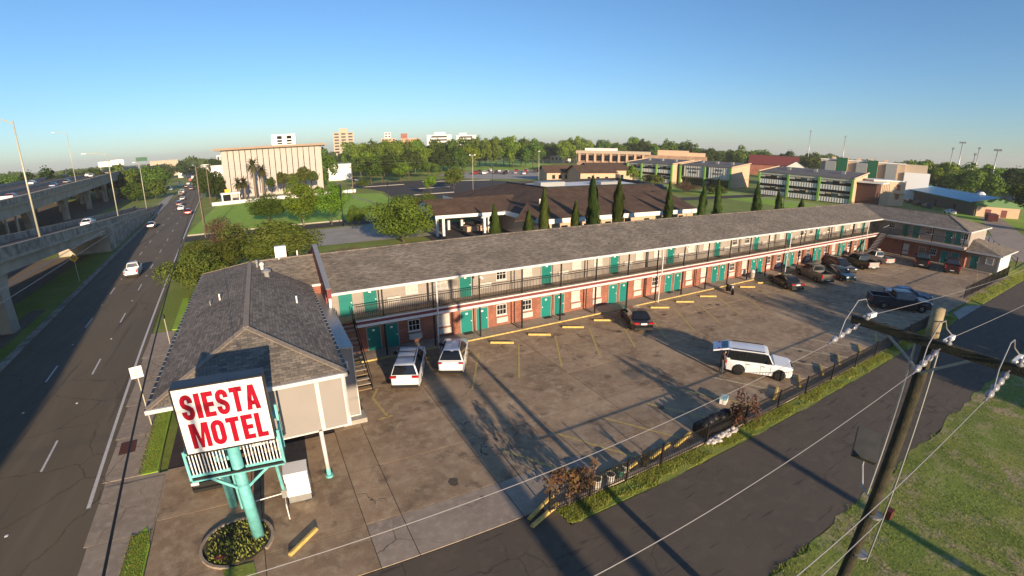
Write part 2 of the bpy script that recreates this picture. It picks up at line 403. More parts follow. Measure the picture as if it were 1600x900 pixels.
mb = MB(); mb.prism([(-26.2,20),(-23.4,20),(-25.6,62),(-27.2,62)], -.1, .005); struct(mb, 'dirt_strip', 'dirt')
mb = MB(); mb.quad((-75,-40,-.03),(-27.5,-40,-.03),(-31.5,98,-.03),(-80,98,-.03)); mb.quad((-80,99,-.03),(-46,99,-.03),(-60,260,-.03),(-110,260,-.03)); struct(mb, 'underpass_ground', 'dirt')

# sidewalk along the service road with its slabs
sw = struct(MB().prism([(xr(8)+.45,8),(-7.0,8),(-7.0,19.6),(-6.9,24),(-7.4,24),(-8.3,47),(xr(47)+.45,47)], -.06, .01), 'sidewalk', 'pavement')
me_kerbline = None
for k, y in enumerate((17.4, 21.6, 26.2, 30.4, 34.6, 38.8, 43)):
    x0 = xr(y)+.48; x1 = -8.15 if y > 24 else -7.05
    put('pavement_slab', MB().prism([(x0,y-2.08),(x1,y-2.08),(x1,y+2.08),(xr(y+2)+.48,y+2.08)], .012, .03).mesh('pavement_slab', 'pavement'), sw)
o = put('drain_grate', MB().box(-.42,.42,-.65,.65,.03,.045).mesh('drain_grate','manhole'), sw, (-9.5,27.2,0), (0,0,R(5)))
for i in range(7):
    put('grate_bar', MB().box(-.42,.42,-.02,.02,.045,.06).mesh('grate_bar','rust'), o, (0,-.55+.18*i,0))
# small lawns beside the road
def turf(name, poly, z=.05, m='lawn'):
    o = struct(MB().prism(poly, -.06, z), name, m); return o
turf('grass_strip', [(-8.25,24.1),(-7.45,24.1),(-7.75,36),(-8.6,46.9),(-9.6,46.9),(-8.6,36)])
turf('grass_strip', [(-8.05,12),(-7.05,12),(-7.0,18.6),(-7.3,19.9),(-7.75,19.3)])
turf('grass_strip', [(-9.9,47.2),(-6.5,47.2),(-6.5,58),(-10.3,58)])

# side street
street = struct(MB().quad((-8.2,6.1,-.004),(210,6.1,-.004),(210,12.35,-.004),(-8.2,12.35,-.004)).quad((-8.2,12.35,-.004),(9.4,12.35,-.004),(9.4,13.72,-.004),(-8.2,13.72,-.004)), 'side_street', 'asphalt_street')
apron = struct(MB().prism([(57.5,12.3),(66,12.3),(64,13.4),(59.5,13.4)], -.05, .012), 'driveway_apron', 'pale_concrete')
# grass verge between fence and street
turf('grass_verge', [(9.6,12.42),(57.3,12.42),(58.8,13.9),(30,13.36),(9.3,13.36)], .012, 'grass')
turf('grass_verge', [(66.5,12.42),(110,12.42),(110,15.3),(68,14.2)], .012, 'grass')
rg_ = random.Random(31); edge = []; yv_ = 0
for i in range(400):
    yv_ = yv_*.7+rg_.uniform(-.16,.16); edge.append((8+.5*i, 6.12+yv_+.12*math.sin(i*.33), .004))
struct(MB().add([(8,-12,.004)]+[(208,-12,.004)]+edge[::-1], [tuple(range(402))]), 'vacant_lot', 'dry_grass')
edge = []; yv_ = 0
for i in range(90):
    yv_ = yv_*.7+rg_.uniform(-.1,.1); edge.append((9.5+.53*i, 12.36+yv_+.06*math.sin(i*.5), .006))
struct(MB().add(edge+[(58.6,13.3,.006),(9.3,13.3,.006)], [tuple(range(92))]), 'grass_edge', 'dry_grass')

# parking lot of concrete slabs
lot = struct(MB().quad((-7.0,13.74,-.012),(86,13.74,-.012),(86,32.5,-.012),(-7.0,32.5,-.012)), 'parking_lot', 'manhole')
ys = [13.76, 16.3, 20.1, 24.1, 28.3, 32.42]
xs = [-6.98, -2.4, 1.75, 3.3] + [3.3+4.66*i for i in range(1, 18)]
xs = [x for x in xs if x < 84] + [86]
for i in range(len(xs)-1):
    for j in range(len(ys)-1):
        if xs[i] < 1.7 and j >= 3: continue
        x0, x1, y0, y1 = xs[i], xs[i+1], ys[j], ys[j+1]
        e = .016; jz = rnd.uniform(-.004,.004)
        put('concrete_slab', MB().box(-(x1-x0)/2+e,(x1-x0)/2-e,-(y1-y0)/2+e,(y1-y0)/2-e,-.012,.024+jz).mesh('concrete_slab','pavement' if j == 0 and 1.7 < xs[i] < 9 else 'lot_concrete'), lot, ((x0+x1)/2,(y0+y1)/2,0))
for x0, x1, y0, y1 in ((66,86,14.3,13.9),):
    pass
def stripe(x0, y0, x1, y1, w=.14, m='yellow_line'):
    dx, dy = x1-x0, y1-y0; l = math.hypot(dx, dy)
    put('parking_stripe', MB().box(0,l,-w/2,w/2,0,.004).mesh('parking_stripe', m), lot, (x0,y0,.0285), (0,0,math.atan2(dy,dx)))
for k in range(16):
    x = 13.35 + 3.42*k
    stripe(x, 30.1, x-2.75, 25.1)
stripe(4.6,27.0,5.2,28.1); stripe(4.6,27.0,4.9,24.4); stripe(4.3,24.35,5.2,24.45)
for k in range(14):
    x = 9.4 + 3.2*k
    stripe(x, 18.45, x+2.35, 14.5, .15, 'faded_line' if k > 4 else 'yellow_line')
ro = random.Random(9)
for k in range(46):
    x = ro.uniform(5,70); row = ro.random() < .6
    y = ro.uniform(27.5,30) if row else ro.uniform(15.2,17.5); s_ = ro.uniform(.08,.32); nn = 11
    put('oil_stain', MB().add([(s_*ro.uniform(.55,1.15)*math.cos(6.2832*i/nn)*1.2, s_*ro.uniform(.55,1.15)*math.sin(6.2832*i/nn), 0) for i in range(nn)], [tuple(range(nn))]).mesh('oil_stain','oil'), lot, (x,y,.0315+.0002*k))
for k in range(8):
    stripe(84.6, 17.3+2.6*k, 79.8, 16.2+2.6*k)

# lawns, lots and small streets beyond the motel
def flat(name, pts, m, z):
    return struct(MB().add([(x,y,z) for x,y in pts], [tuple(range(len(pts)))]), name, m)
flat('lawn', [(-16.5,108),(32,106),(38,165),(25,170),(-15,171)], 'lawn', -.03)
flat('small_street', [(-16,99.5),(30,98.5),(200,96),(200,103),(30,104.2),(-16,106)], 'asphalt_lot', -.02)
flat('church_forecourt', [(5,80),(29,78),(29,96.5),(16,97.5),(3,96)], 'pale_concrete', -.015)
flat('canopy_shade_floor', [(25,73),(47,73),(47,90),(29.2,90),(29.2,78.5),(25,78.5)], 'asphalt_lot', -.012)  # dark sheet laid under the canopy to carry the shade there
flat('parking_lot_beyond', [(33,107),(84,104),(98,186),(82,214),(34,216),(40,170)], 'asphalt_lot', -.025)
flat('far_parking_lot', [(92,206),(128,180),(165,215),(150,262),(112,280),(88,246)], 'pale_concrete', -.02)
flat('bank_forecourt', [(-15,171),(25,169),(25,186),(-14,195)], 'pale_concrete', -.02)
flat('far_lawn', [(86,262),(150,262),(215,330),(240,420),(100,420)], 'lawn', -.035)
flat('school_lawn', [(128,60),(152,58),(150,170),(132,175)], 'lawn', -.03)
flat('school_path', [(147,58),(149,58),(146,170),(144,170)], 'pale_concrete', -.02)
flat('playing_field', [(150,-60),(700,-60),(700,120),(210,60),(165,44)], 'lawn', -.035)
flat('dirt_track', [(103,10),(112,12.6),(230,49),(230,54),(120,22.5),(104,16.5)], 'pavement', -.028)
flat('side_path', [(99,19),(104,16.8),(135,27),(133,30)], 'pale_concrete', -.015)
# kerbed islands in the parking lot beyond
for (x, y, l, a) in ((52,150,14,3), (47,128,10,-2), (66,136,13,3), (58,172,16,2), (44,196,22,2), (80,200,30,-20)):
    tag(put('kerb_island', MB().box(-l/2,l/2,-.6,.6,-.03,.14).mesh('kerb_island','pale_concrete'), None, (x,y,0), (0,0,R(a))), 'pale concrete kerb island in the dark parking lot beyond the motel', 'kerb', 'kerb islands in the far parking lot')
tag(put('kerb_edging', MB().bar((-16,107.3,.05),(32,105.4,.05),.2,.3).mesh('kerb_edging','pale_concrete')), 'pale kerb between the bank lawn and the small street', 'kerb')
tag(put('kerb_edging', MB().bar((32.5,107,.05),(26.3,163,.05),.25,.3).mesh('kerb_edging','pale_concrete')), 'pale kerb between the bank lawn and the dark lot', 'kerb')
# ================================================================== MOTEL
X0, X1 = 3.45, 85.7            # gable end, inner corner with the wing
YC, YP, YW, YE = 32.45, 32.75, 34.2, 32.25
ZS0, ZS1, ZE, ZR, YR = 2.72, 3.22, 5.6, 7.12, 38.5
motel = thing('motel', 'long two-storey motel with grey shingle roof, teal doors and brick ground floor', 'motel', (45,38,0))
part(MB().box(X0,87.6,YW,42.9,.0,2.9), 'ground_floor_wall', 'brick', motel)
part(MB().box(X0,87.6,YW,42.9,2.9,5.7), 'upper_floor_wall', 'siding', motel)
wk = part(MB().box(X0,86.1,YC+.1,YW+.05,0,.12), 'walkway', 'pavement', motel)
part(MB().box(X0,86.1,YC,YC+.1,0,.125), 'walkway_edge', 'yellow_line', motel)
# main roof: two slopes, mitred into the wing roof
WXE, WXR, WXB = 85.6, 91.3, 97.0   # wing: inner eave, ridge, outer eave
YB = YR + (YR-YE)
def slab(pts, t, name, m, par):
    n = len(pts); mb = MB()
    mb.add([(x,y,z) for x,y,z in pts] + [(x,y,z-t) for x,y,z in pts], [tuple(range(n)), tuple(range(n,2*n))[::-1]] + [(i, n+i, n+(i+1) % n, (i+1) % n) for i in range(n)])
    return part(mb, name, m, par)
roof = slab([(X0,YE,ZE),(WXE,YE,ZE),(WXR,YR,ZR),(X0,YR,ZR)], .1, 'front_roof_slope', 'shingle', motel)
slab([(WXB,YB,ZE),(X0,YB,ZE),(X0,YR,ZR),(WXR,YR,ZR)], .1, 'rear_roof_slope', 'shingle', motel)
YH, YEND = 24.2, 19.7
slab([(WXE,YE,ZE),(WXE,YEND,ZE),(WXR,YH,ZR),(WXR,YR,ZR)], .1, 'wing_roof_slope', 'shingle_side', motel)
slab([(WXB,YEND,ZE),(WXB,YB,ZE),(WXR,YR,ZR),(WXR,YH,ZR)], .1, 'wing_rear_slope', 'shingle_side', motel)
slab([(WXE,YEND,ZE),(WXB,YEND,ZE),(WXR,YH,ZR)], .1, 'wing_hip_slope', 'shingle', motel)
part(MB().bar((X0,YR,ZR+.02),(WXR,YR,ZR+.02),.3,.05), 'ridge_cap', 'shingle', motel)
part(MB().bar((WXR,YR,ZR+.02),(WXR,YH,ZR+.02),.3,.05).bar((WXR,YH,ZR+.02),(WXE,YEND,ZE+.03),.28,.04).bar((WXR,YH,ZR+.02),(WXB,YEND,ZE+.03),.28,.04), 'ridge_cap', 'shingle', motel)
part(MB().box(X0,WXE+.1,YE-.14,YE,ZE-.17,ZE+.005), 'gutter', 'white_paint', motel)
part(MB().box(WXE-.14,WXE,YEND-.12,YE-.14,ZE-.17,ZE+.005).box(WXE-.14,WXB,YEND-.26,YEND-.12,ZE-.17,ZE+.005), 'gutter', 'white_paint', motel)
part(MB().box(X0,WXE+.3,YE,YW,ZE-.2,ZE-.14).box(WXE,87.5,YEND,YE,ZE-.2,ZE-.14), 'soffit', 'siding', motel)
# firewall parapet on the gable end
mb = MB(); n = [(YE-.35,ZE-.25),(YE-.35,ZE+.42),(YR+.2,ZR+.72),(YB+.3,ZE+.42),(YB+.3,0),(YW,0),(YW,3.2),(YW-.9,3.2),(YW-.9,ZE-.25)]
k = len(n); mb.add([(X0-.28,y,z) for y,z in n]+[(X0,y,z) for y,z in n], [tuple(range(k))[::-1], tuple(range(k,2*k))]+[(i,(i+1) % k,k+(i+1) % k,k+i) for i in range(k)])
part(mb, 'firewall', 'maroon', motel)
part(MB().bar((X0-.16,YE-.38,ZE+.44),(X0-.16,YR+.2,ZR+.75),.34,.05), 'firewall_coping', 'galvanised', motel)
part(MB().box(X0-.2,X0-.02,YE-.1,YE+.06,0,ZE-.2), 'corner_post', 'white_paint', motel)
# balcony
part(MB().box(4.95,86.2,YP-.12,YW,ZS0+.1,ZS1-.02), 'balcony_slab', 'pavement', motel)
part(MB().box(4.95,85.9,YP-.2,YP-.12,ZS1-.1,ZS1), 'balcony_edge', 'white_paint', motel)
part(MB().box(4.95,85.9,YP-.185,YP-.12,ZS1-.32,ZS1-.1), 'balcony_band', 'maroon', motel)
part(MB().box(4.95,85.9,YP-.21,YP-.12,ZS0-.02,ZS1-.32), 'balcony_beam', 'white_paint', motel)
part(MB().box(3.45,4.95,YW-.55,YW,ZS0+.1,ZS1-.02), 'stair_landing', 'pavement', motel)
# posts and railings, bay by bay
BAY = 3.835
posts = [7.07 + BAY*i for i in range(21)]
me_post = MB().box(-.055,.055,-.055,.055,.12,ZS0).mesh('post', 'black_metal')
me_post2 = MB().box(-.05,.05,-.05,.05,ZS1-.02,ZE-.14).mesh('post', 'black_metal')
ML = Vector(motel.location)
def mput(name, me, x, y, z, par=None, rot=(0,0,0)):
    p = par or motel
    return put(name, me, p, (x-ML.x, y-ML.y, z-ML.z) if par is None else (x,y,z), rot)
for x in posts:
    mput('post', me_post, x, YP, 0); mput('post', me_post2, x, YP, 0)
def railing(x0, x1, z, y):
    o = part(MB().bar((x0,y,z+1.02),(x1,y,z+1.02),.06,.055).bar((x0,y,z+.12),(x1,y,z+.12),.045,.045), 'railing', 'rail_metal', motel)
    b = MB(); n = int((x1-x0)/.142)
    for i in range(1, n): b.box(x0+(x1-x0)*i/n-.013, x0+(x1-x0)*i/n+.013, y-.013, y+.013, z+.12, z+1.01)
    q = part(b, 'balusters', 'rail_metal', o); q['kind'] = 'stuff'
ed = [5.0] + posts
for a, b in zip(ed, ed[1:]): railing(a+.05, b-.05, ZS1, YP-.06)
railing(posts[-1]+.05, 85.9, ZS1, YP-.06)
# doors, windows, air conditioners: one set for each pair of bays
me_door = MB().box(-.5,.5,-.05,0,0,1.86).mesh('door', 'teal_door')
me_frame = MB().box(-.57,-.5,-.07,0,0,1.93).box(.5,.57,-.07,0,0,1.93).box(-.5,.5,-.07,0,1.86,1.93).mesh('door_frame', 'siding')
me_knob = MB().lathe([(.035,0),(.05,.03),(.05,.06),(.02,.08)], n=8).mesh('door_knob', 'white_plain')
me_wf = MB().box(-.48,.48,-.06,0,-.47,-.41).box(-.48,.48,-.06,0,.41,.47).box(-.48,-.42,-.06,0,-.41,.41).box(.42,.48,-.06,0,-.41,.41).mesh('window_frame', 'white_paint')
me_mun = MB().box(-.155,-.125,-.035,-.01,-.41,.41).box(.125,.155,-.035,-.01,-.41,.41).box(-.42,.42,-.034,-.011,-.02,.02).mesh('muntins', 'white_paint')
me_gl = MB().box(-.42,.42,-.015,0,-.41,.41).mesh('window_pane', 'curtain')
me_gd = MB().box(-.42,.42,-.015,0,-.41,.41).mesh('window_pane', 'glass_dark')
me_sill = MB().box(-.52,.52,-.11,0,-.53,-.47).mesh('window_sill', 'white_paint')
ac = MB(); ac.box(-.55,.55,-.10,0,-.24,.24)
me_ac = ac.mesh('air_conditioner', 'ac_grille')
al = MB()
for i in range(5): al.box(-.5,.5,-.125,-.10,-.2+.09*i,-.155+.09*i)
me_al = al.mesh('louvre', 'white_paint')
def door(x, y, z, rz=0, flip=1):
    d = mput('door', me_door, x, y, z, None, (0,0,rz)); put('door_frame', me_frame, d)
    put('door_knob', me_knob, d, (.4*flip,-.05,.95), (R(90),0,0)); return d
def window(x, y, z, dark, rz=0):
    w = mput('window', me_wf, x, y, z, None, (0,0,rz)); put('window_pane', me_gd if dark else me_gl, w); put('muntins', me_mun, w); put('window_sill', me_sill, w)
def acunit(x, y, z, rz=0):
    a = mput('air_conditioner', me_ac, x, y, z, None, (0,0,rz)); put('louvre', me_al, a)
PER = 2*BAY
for k in range(11):
    b = 5.9 + PER*k
    if b + 2.6 < 86:
        door(b+.58, YW, .12, 0, 1 if k % 2 else -1); door(b+1.98, YW, .12)
    if b + 1.3 < 86: door(b+.58, YW, ZS1-.02)
    for q, wx in enumerate((3.8, 6.28)):
        if b+wx > 84: continue
        window(b+wx, YW, 1.55, rnd.random() < .45); window(b+wx, YW, 4.63, rnd.random() < .2)
        acunit(b+wx+.05, YW, .62)
    if b+3 < 84: acunit(b+2.35, YW, 3.9)
door(4.65, YW, ZS1-.02)
# small things that differ from room to room: number plates, door lamps, mats
rv = random.Random(5)
me_num = MB().box(-.09,.09,-.015,0,-.07,.07).mesh('room_number', 'white_plain'); me_lampw = MB().lathe([(.05,-.1),(.09,-.04),(.09,.06),(.04,.1)], n=8).mesh('door_lamp', 'curtain'); me_mat = MB().box(-.4,.4,-.28,.28,0,.02).mesh('door_mat', 'manhole')
for k in range(11):
    b = 5.9 + PER*k
    for dx in (.58, 1.98):
        if b+dx+.6 > 86: continue
        mput('room_number', me_num, b+dx+rv.uniform(-.02,.02), YW-.051, 1.72)
        if rv.random() < .6: mput('door_mat', me_mat, b+dx, YW-.35, .121, None, (0,0,rv.uniform(-.15,.15)))
    if b+1.3 < 86:
        mput('room_number', me_num, b+.58, YW-.051, ZS1+1.55); mput('door_lamp', me_lampw, b+1.36, YW-.08, ZS1+1.7)
        if rv.random() < .5: mput('door_mat', me_mat, b+.58, YW-.35, ZS1-.02, None, (0,0,rv.uniform(-.2,.2)))
    mput('door_lamp', me_lampw, b+1.28, YW-.08, 2.15) if b+1.4 < 86 else None
# fire pipes, alarm boxes, down pipes, wall lights
for k in range(10):
    x = 18.3 + PER*k
    if x > 84: break
    part(MB().box(x-.03,x+.03,YW-.09,YW-.03,.12,2.6), 'standpipe', 'black_metal', motel)
    part(MB().box(x-.03,x+.03,YW-.09,YW-.03,ZS1,4.9), 'standpipe', 'black_metal', motel)
    part(MB().box(x-.03,x+.03,YP,YW-.03,.16,.2), 'floor_pipe', 'black_metal', motel)
part(MB().box(18.2,18.45,YW-.12,YW,4.85,5.1), 'alarm_box', 'sign_red', motel)
for x in (10.95, 33.75, 56.7, 79.6):
    mb = MB(); mb.tube((x,YE-.3,ZE-.15),(x,YE-.32,3.0),.06,n=8).tube((x,YE-.32,3.0),(x,YE-.14,2.7),.06,n=8).tube((x,YE-.14,2.7),(x,YE-.14,.05),.055,n=8)
    part(mb, 'downspout', 'white_paint', motel)
for x in (14.75, 37.7, 60.7):
    part(MB().box(x-.08,x+.08,YP-.3,YP-.06,5.05,5.2).lathe([(.05,0),(.11,.06),(.1,.16)], (x+.05,YP-.38,4.98), 8), 'wall_light', 'white_plain', motel)
# outside stair at the gable end: runs up towards the landing
def stair(xa, xb, ya, yb, z0, z1, n, alongx=False, m='black_metal'):
    if not alongx:
        st = part(MB().bar((xa,ya,z0),(xa,yb,z1),.06,.28).bar((xb,ya,z0),(xb,yb,z1),.06,.28), 'stair', m, motel)
        for s in (xa, xb): part(MB().bar((s,ya,z0+.95),(s,yb,z1+.95),.045,.045).box(s-.02,s+.02,ya-.02,ya+.02,z0,z0+.95).box(s-.02,s+.02,yb-.02,yb+.02,z1,z1+.95).bar((s,(ya+yb)/2,(z0+z1)/2),(s,(ya+yb)/2,(z0+z1)/2+.95),.04,.04), 'handrail', m, st)
        for i in range(n):
            t = (i+.5)/n; y = ya+(yb-ya)*t; z = z0+(z1-z0)*(i+1)/n
            part(MB().box(min(xa,xb)+.04,max(xa,xb)-.04,y-.14,y+.14,z-.045,z), 'tread', 'pavement' if i % 3 else 'wood', st)
    else:
        st = part(MB().bar((ya,xa,z0),(yb,xa,z1),.06,.28).bar((ya,xb,z0),(yb,xb,z1),.06,.28), 'stair', m, motel)
        for i in range(n):
            t = (i+.5)/n; y = ya+(yb-ya)*t; z = z0+(z1-z0)*(i+1)/n
            part(MB().box(y-.14,y+.14,min(xa,xb)+.04,max(xa,xb)-.04,z-.045,z), 'tread', 'white_paint', st)
stair(3.75, 4.85, 27.9, 33.0, .05, 3.2, 16)
part(MB().box(3.46,4.9,33.0,YW-.56,ZS1-.14,ZS1-.03), 'stair_landing', 'pavement', motel)
stair(31.2, 32.2, 80.5, 85.8, .05, 3.2, 16, True)

# wing at the far end
WW = 87.3
part(MB().box(WW,96.2,19.9,YW,.0,2.9), 'wing_ground_floor_wall', 'brick', motel)
part(MB().box(WW,96.2,19.9,YW,2.9,5.62), 'wing_upper_wall', 'siding', motel)
part(MB().box(86.1,WW,16.2,YW,0,.12), 'wing_walkway', 'pavement', motel)
part(MB().box(86.0,WW,20.0,YW,ZS0+.1,ZS1-.02), 'wing_balcony_slab', 'pavement', motel)
part(MB().box(85.92,86.0,20.0,YP,ZS1-.14,ZS1), 'wing_balcony_edge', 'white_paint', motel)
part(MB().box(85.93,86.0,20.0,YP,ZS0,ZS1-.14), 'wing_balcony_beam', 'siding', motel)
for y in (28.6, 24.6, 20.3):
    mput('post', me_post, 86.1, y, 0); mput('post', me_post2, 86.1, y, 0)
o = part(MB().bar((86.05,20.1,ZS1+1.02),(86.05,YP-1.4,ZS1+1.02),.05,.045), 'railing', 'rail_metal', motel)
b = MB()
for i in range(78): b.box(86.04,86.06,20.1+.142*i,20.12+.142*i,ZS1,ZS1+1.01)
q = part(b, 'balusters', 'rail_metal', o); q['kind'] = 'stuff'
for y in (29.0, 27.4): door(WW, y, ZS1-.02, R(-90))
for y in (22.7, 21.3): door(WW, y, ZS1-.02, R(-90)); 
for y in (22.7, 21.3): door(WW, y, .12, R(-90))
for y, dk in ((31.2,True),(25.6,True),(20.6,True)): window(WW, y, 4.63, dk, R(-90))
for y in (28.5, 26.0, 24.4): window(WW, y, 1.55, y < 26.5, R(-90))
for y in (28.5, 26.0): acunit(WW, y, .62, R(-90))
acunit(WW, 20.5, 3.85, R(-90))
# one-storey annex at the end of the wing
part(MB().box(88.3,95.4,15.9,19.9,0,2.75), 'annex_wall', 'white_wall', motel)
A = [(87.0,15.4,2.72),(96.0,15.4,2.72),(96.0,19.9,3.75),(87.0,19.9,3.75)]
slab([(86.7,15.35,2.72),(96.0,15.35,2.72),(92.2,19.9,4.15),(89.4,19.9,4.15)], .1, 'annex_roof_slope', 'shingle', motel)
slab([(86.7,19.9,2.72),(86.7,15.35,2.72),(89.4,19.9,4.15)], .1, 'annex_roof_slope', 'shingle_side', motel)
part(MB().box(86.58,96.0,15.23,15.35,2.56,2.73).box(86.58,86.7,15.35,19.9,2.56,2.73), 'annex_gutter', 'white_paint', motel)
part(MB().box(88.22,88.3,15.85,19.9,0,2.7), 'annex_front', 'siding', motel)
door(88.2, 18.9, .12, R(-90)); window(88.2, 17.0, 1.6, False, R(-90))
part(MB().box(86.75,86.9,15.5,15.65,0,2.6), 'annex_post', 'white_paint', motel)
part(MB().bar((84.9,31.6,4.3),(84.9,30.9,4.75),.5,.02), 'hung_sheet', 'white_plain', motel)
# ================================================================== MOTEL OFFICE (left block with drive-through)
off = thing('motel_office', 'motel office block with hipped grey shingle roof and beige panelled canopy front', 'office', (-1.7,30,0))
ZE2, ZR2 = 5.42, 6.82
XL, XRt, XM = -5.9, 2.4, -1.75
YF, YHp, YX, YBk = 20.15, 24.35, 40.1, 44.3
slab([(XL,YBk,ZE2),(XL,YF,ZE2),(XM,YHp,ZR2),(XM,YX,ZR2)], .1, 'left_roof_slope', 'shingle_side', off)
slab([(XRt,YF,ZE2),(XRt,36.0,ZE2),(XM,YX,ZR2),(XM,YHp,ZR2)], .1, 'right_roof_slope', 'shingle_side', off)
slab([(XL,YF,ZE2),(XRt,YF,ZE2),(XM,YHp,ZR2)], .1, 'front_roof_slope', 'shingle', off)
slab([(XRt,36.0,ZE2),(3.2,36.0,ZE2),(3.2,YX,ZR2),(XM,YX,ZR2)], .1, 'link_roof_slope', 'shingle', off)
slab([(3.2,YBk,ZE2),(XL,YBk,ZE2),(XM,YX,ZR2),(3.2,YX,ZR2)], .1, 'rear_roof_slope', 'shingle', off)
part(MB().bar((XM,YHp,ZR2+.02),(XM,YX,ZR2+.02),.3,.05).bar((XM,YHp,ZR2+.02),(XL,YF,ZE2+.03),.28,.045).bar((XM,YHp,ZR2+.02),(XRt,YF,ZE2+.03),.28,.045).bar((XM,YX,ZR2+.02),(XL,YBk,ZE2+.03),.28,.045).bar((XM,YX,ZR2+.02),(3.2,YX,ZR2+.02),.28,.05), 'ridge_cap', 'ridge_tan', off)
part(MB().box(XL-.1,XRt+.02,YF-.13,YF,ZE2-.17,ZE2+.0), 'gutter', 'white_paint', off)
gt = part(MB().box(XL-.13,XL,YF,YBk,ZE2-.16,ZE2-.0), 'gutter', 'black_metal', off)
for i in range(40): part(MB().box(XL-.13,XL+.0,YF+.3+.6*i,YF+.33+.6*i,ZE2,ZE2+.012), 'gutter_strap', 'ac_grille', gt)
gt = part(MB().box(XRt,XRt+.12,YF,36.0,ZE2-.16,ZE2), 'gutter', 'black_metal', off)
for i in range(26): part(MB().box(XRt,XRt+.13,YF+.3+.6*i,YF+.33+.6*i,ZE2,ZE2+.012), 'gutter_strap', 'ac_grille', gt)
part(MB().box(XRt,3.2,35.86,35.99,ZE2-.16,ZE2+.005), 'gutter', 'white_paint', off)
# canopy front: panels hung above the drive-through
part(MB().box(-2.9,2.2,20.42,20.5,2.62,ZE2-.18), 'front_panel', 'panel_beige', off)
for x in (-2.0, 1.02, 2.24): part(MB().box(x-.09,x+.09,20.36,20.42,2.6,ZE2-.18), 'panel_batten', 'white_paint', off)
part(MB().box(-2.9,2.34,20.38,20.42,2.54,2.62), 'panel_sill', 'white_paint', off)
part(MB().box(2.2,2.33,20.42,36.0,2.62,ZE2-.15), 'side_panel', 'panel_beige', off)
part(MB().box(XL+.25,XL+.33,27.4,44.0,0,ZE2-.15), 'side_panel', 'panel_beige', off)
part(MB().box(-2.9,2.2,20.5,27.5,2.66,2.74), 'canopy_ceiling', 'siding', off)
part(MB().box(XL+.4,2.15,27.5,43.8,0,2.66), 'office_wall', 'brick', off)
part(MB().box(XL+.33,2.2,27.5,44.0,2.66,ZE2-.15), 'upper_office_wall', 'panel_beige', off)
part(MB().box(-3.6,-1.4,27.42,27.5,.1,2.3), 'office_window', 'glass_dark', off)
d_ = part(MB().box(-.9,.2,27.42,27.5,.05,2.2), 'office_door', 'teal_door', off)
part(MB().tube((.08,27.40,.9),(.08,27.40,1.3),.02), 'handle', 'steel', d_)
for x in (.86,):
    c_ = part(MB().tube((x,20.3,.0),(x,20.3,2.62),.1,n=12), 'canopy_column', 'white_paint', off, True)
    part(MB().tube((x,20.3,.02),(x,20.3,.14),.19,n=12).tube((x,20.3,.14),(x,20.3,.5),.112,n=12), 'column_base', 'turquoise', c_, False)
# lean-to beside the stair, brick link wall
part(MB().box(2.34,3.4,24.9,35.8,.35,4.55), 'lean_to_wall', 'panel_beige', off)
slab([(2.34,24.75,4.75),(3.5,24.75,4.6),(3.5,35.9,4.6),(2.34,35.9,4.75)], .08, 'lean_to_roof', 'galvanised', off)
part(MB().box(3.4,3.46,24.82,24.9,.4,4.6).box(2.34,3.46,24.82,24.9,.32,.4), 'lean_to_trim', 'white_paint', off)
w_ = part(MB().box(2.5,3.1,24.84,24.9,3.2,3.8), 'lean_to_window', 'white_paint', off)
part(MB().box(2.58,3.02,24.81,24.84,3.28,3.72), 'board', 'wood', w_)
part(MB().box(2.34,3.7,24.4,25.4,.02,.3), 'lean_to_step', 'pale_concrete', off)
part(MB().box(2.35,3.16,36.1,36.3,.0,5.2), 'brick_wall', 'brick', off)
# roof vents
def vent(x, y, z, r, h, m, cap=0):
    mb = MB(); mb.tube((x,y,z-.15),(x,y,z+h),r,n=10)
    if cap: mb.lathe([(cap,h-.02),(cap*1.05,h+.1),(cap*.4,h+.22)], (x,y,z), 12)
    return part(mb, 'roof_vent', m, off, False)
vent(-.55,36.2,6.42,.2,.35,'galvanised',.34); vent(-1.2,38.7,6.7,.08,.3,'galvanised',.13); vent(-.85,38.2,6.55,.13,.32,'white_paint',.2)
vent(-3.6,32.4,6.2,.05,.4,'white_plain'); vent(-4.2,32.2,6.0,.04,.3,'galvanised'); vent(1.1,30.4,5.9,.05,.42,'white_plain'); vent(2.0,40.6,6.85,.06,.35,'white_plain'); vent(.5,40.0,6.85,.05,.4,'white_plain')
part(MB().box(.25,1.15,41.0,41.5,6.5,7.6), 'roof_cabinet', 'white_plain', off)

# ================================================================== SIGN
SX, SY = -2.6, 17.5
sg = thing('motel_sign', 'white roadside motel sign with red lettering on turquoise steel posts', 'sign', (SX,SY,0), R(-3))
bxl, bxr, zb, zt = -1.55, 1.6, 4.72, 7.34
cab = lpart(MB().box(bxl-.04,bxr+.04,-.28,.36,zb-.05,zt+.05), 'sign_cabinet', 'sign_dark', sg)
lpart(MB().box(bxl,bxr,-.33,-.28,zb,zt), 'sign_face', 'sign_white', sg)
lpart(MB().box(bxl,bxr,.36,.41,zb,zt), 'sign_face', 'sign_white', sg)
lpart(MB().box(bxl-.05,bxr+.05,-.35,-.285,zt,zt+.06).box(bxl-.05,bxr+.05,-.35,-.285,zb-.06,zb).box(bxl-.06,bxl,-.35,-.285,zb,zt).box(bxr,bxr+.06,-.35,-.285,zb,zt), 'sign_frame', 'black_metal', cab)
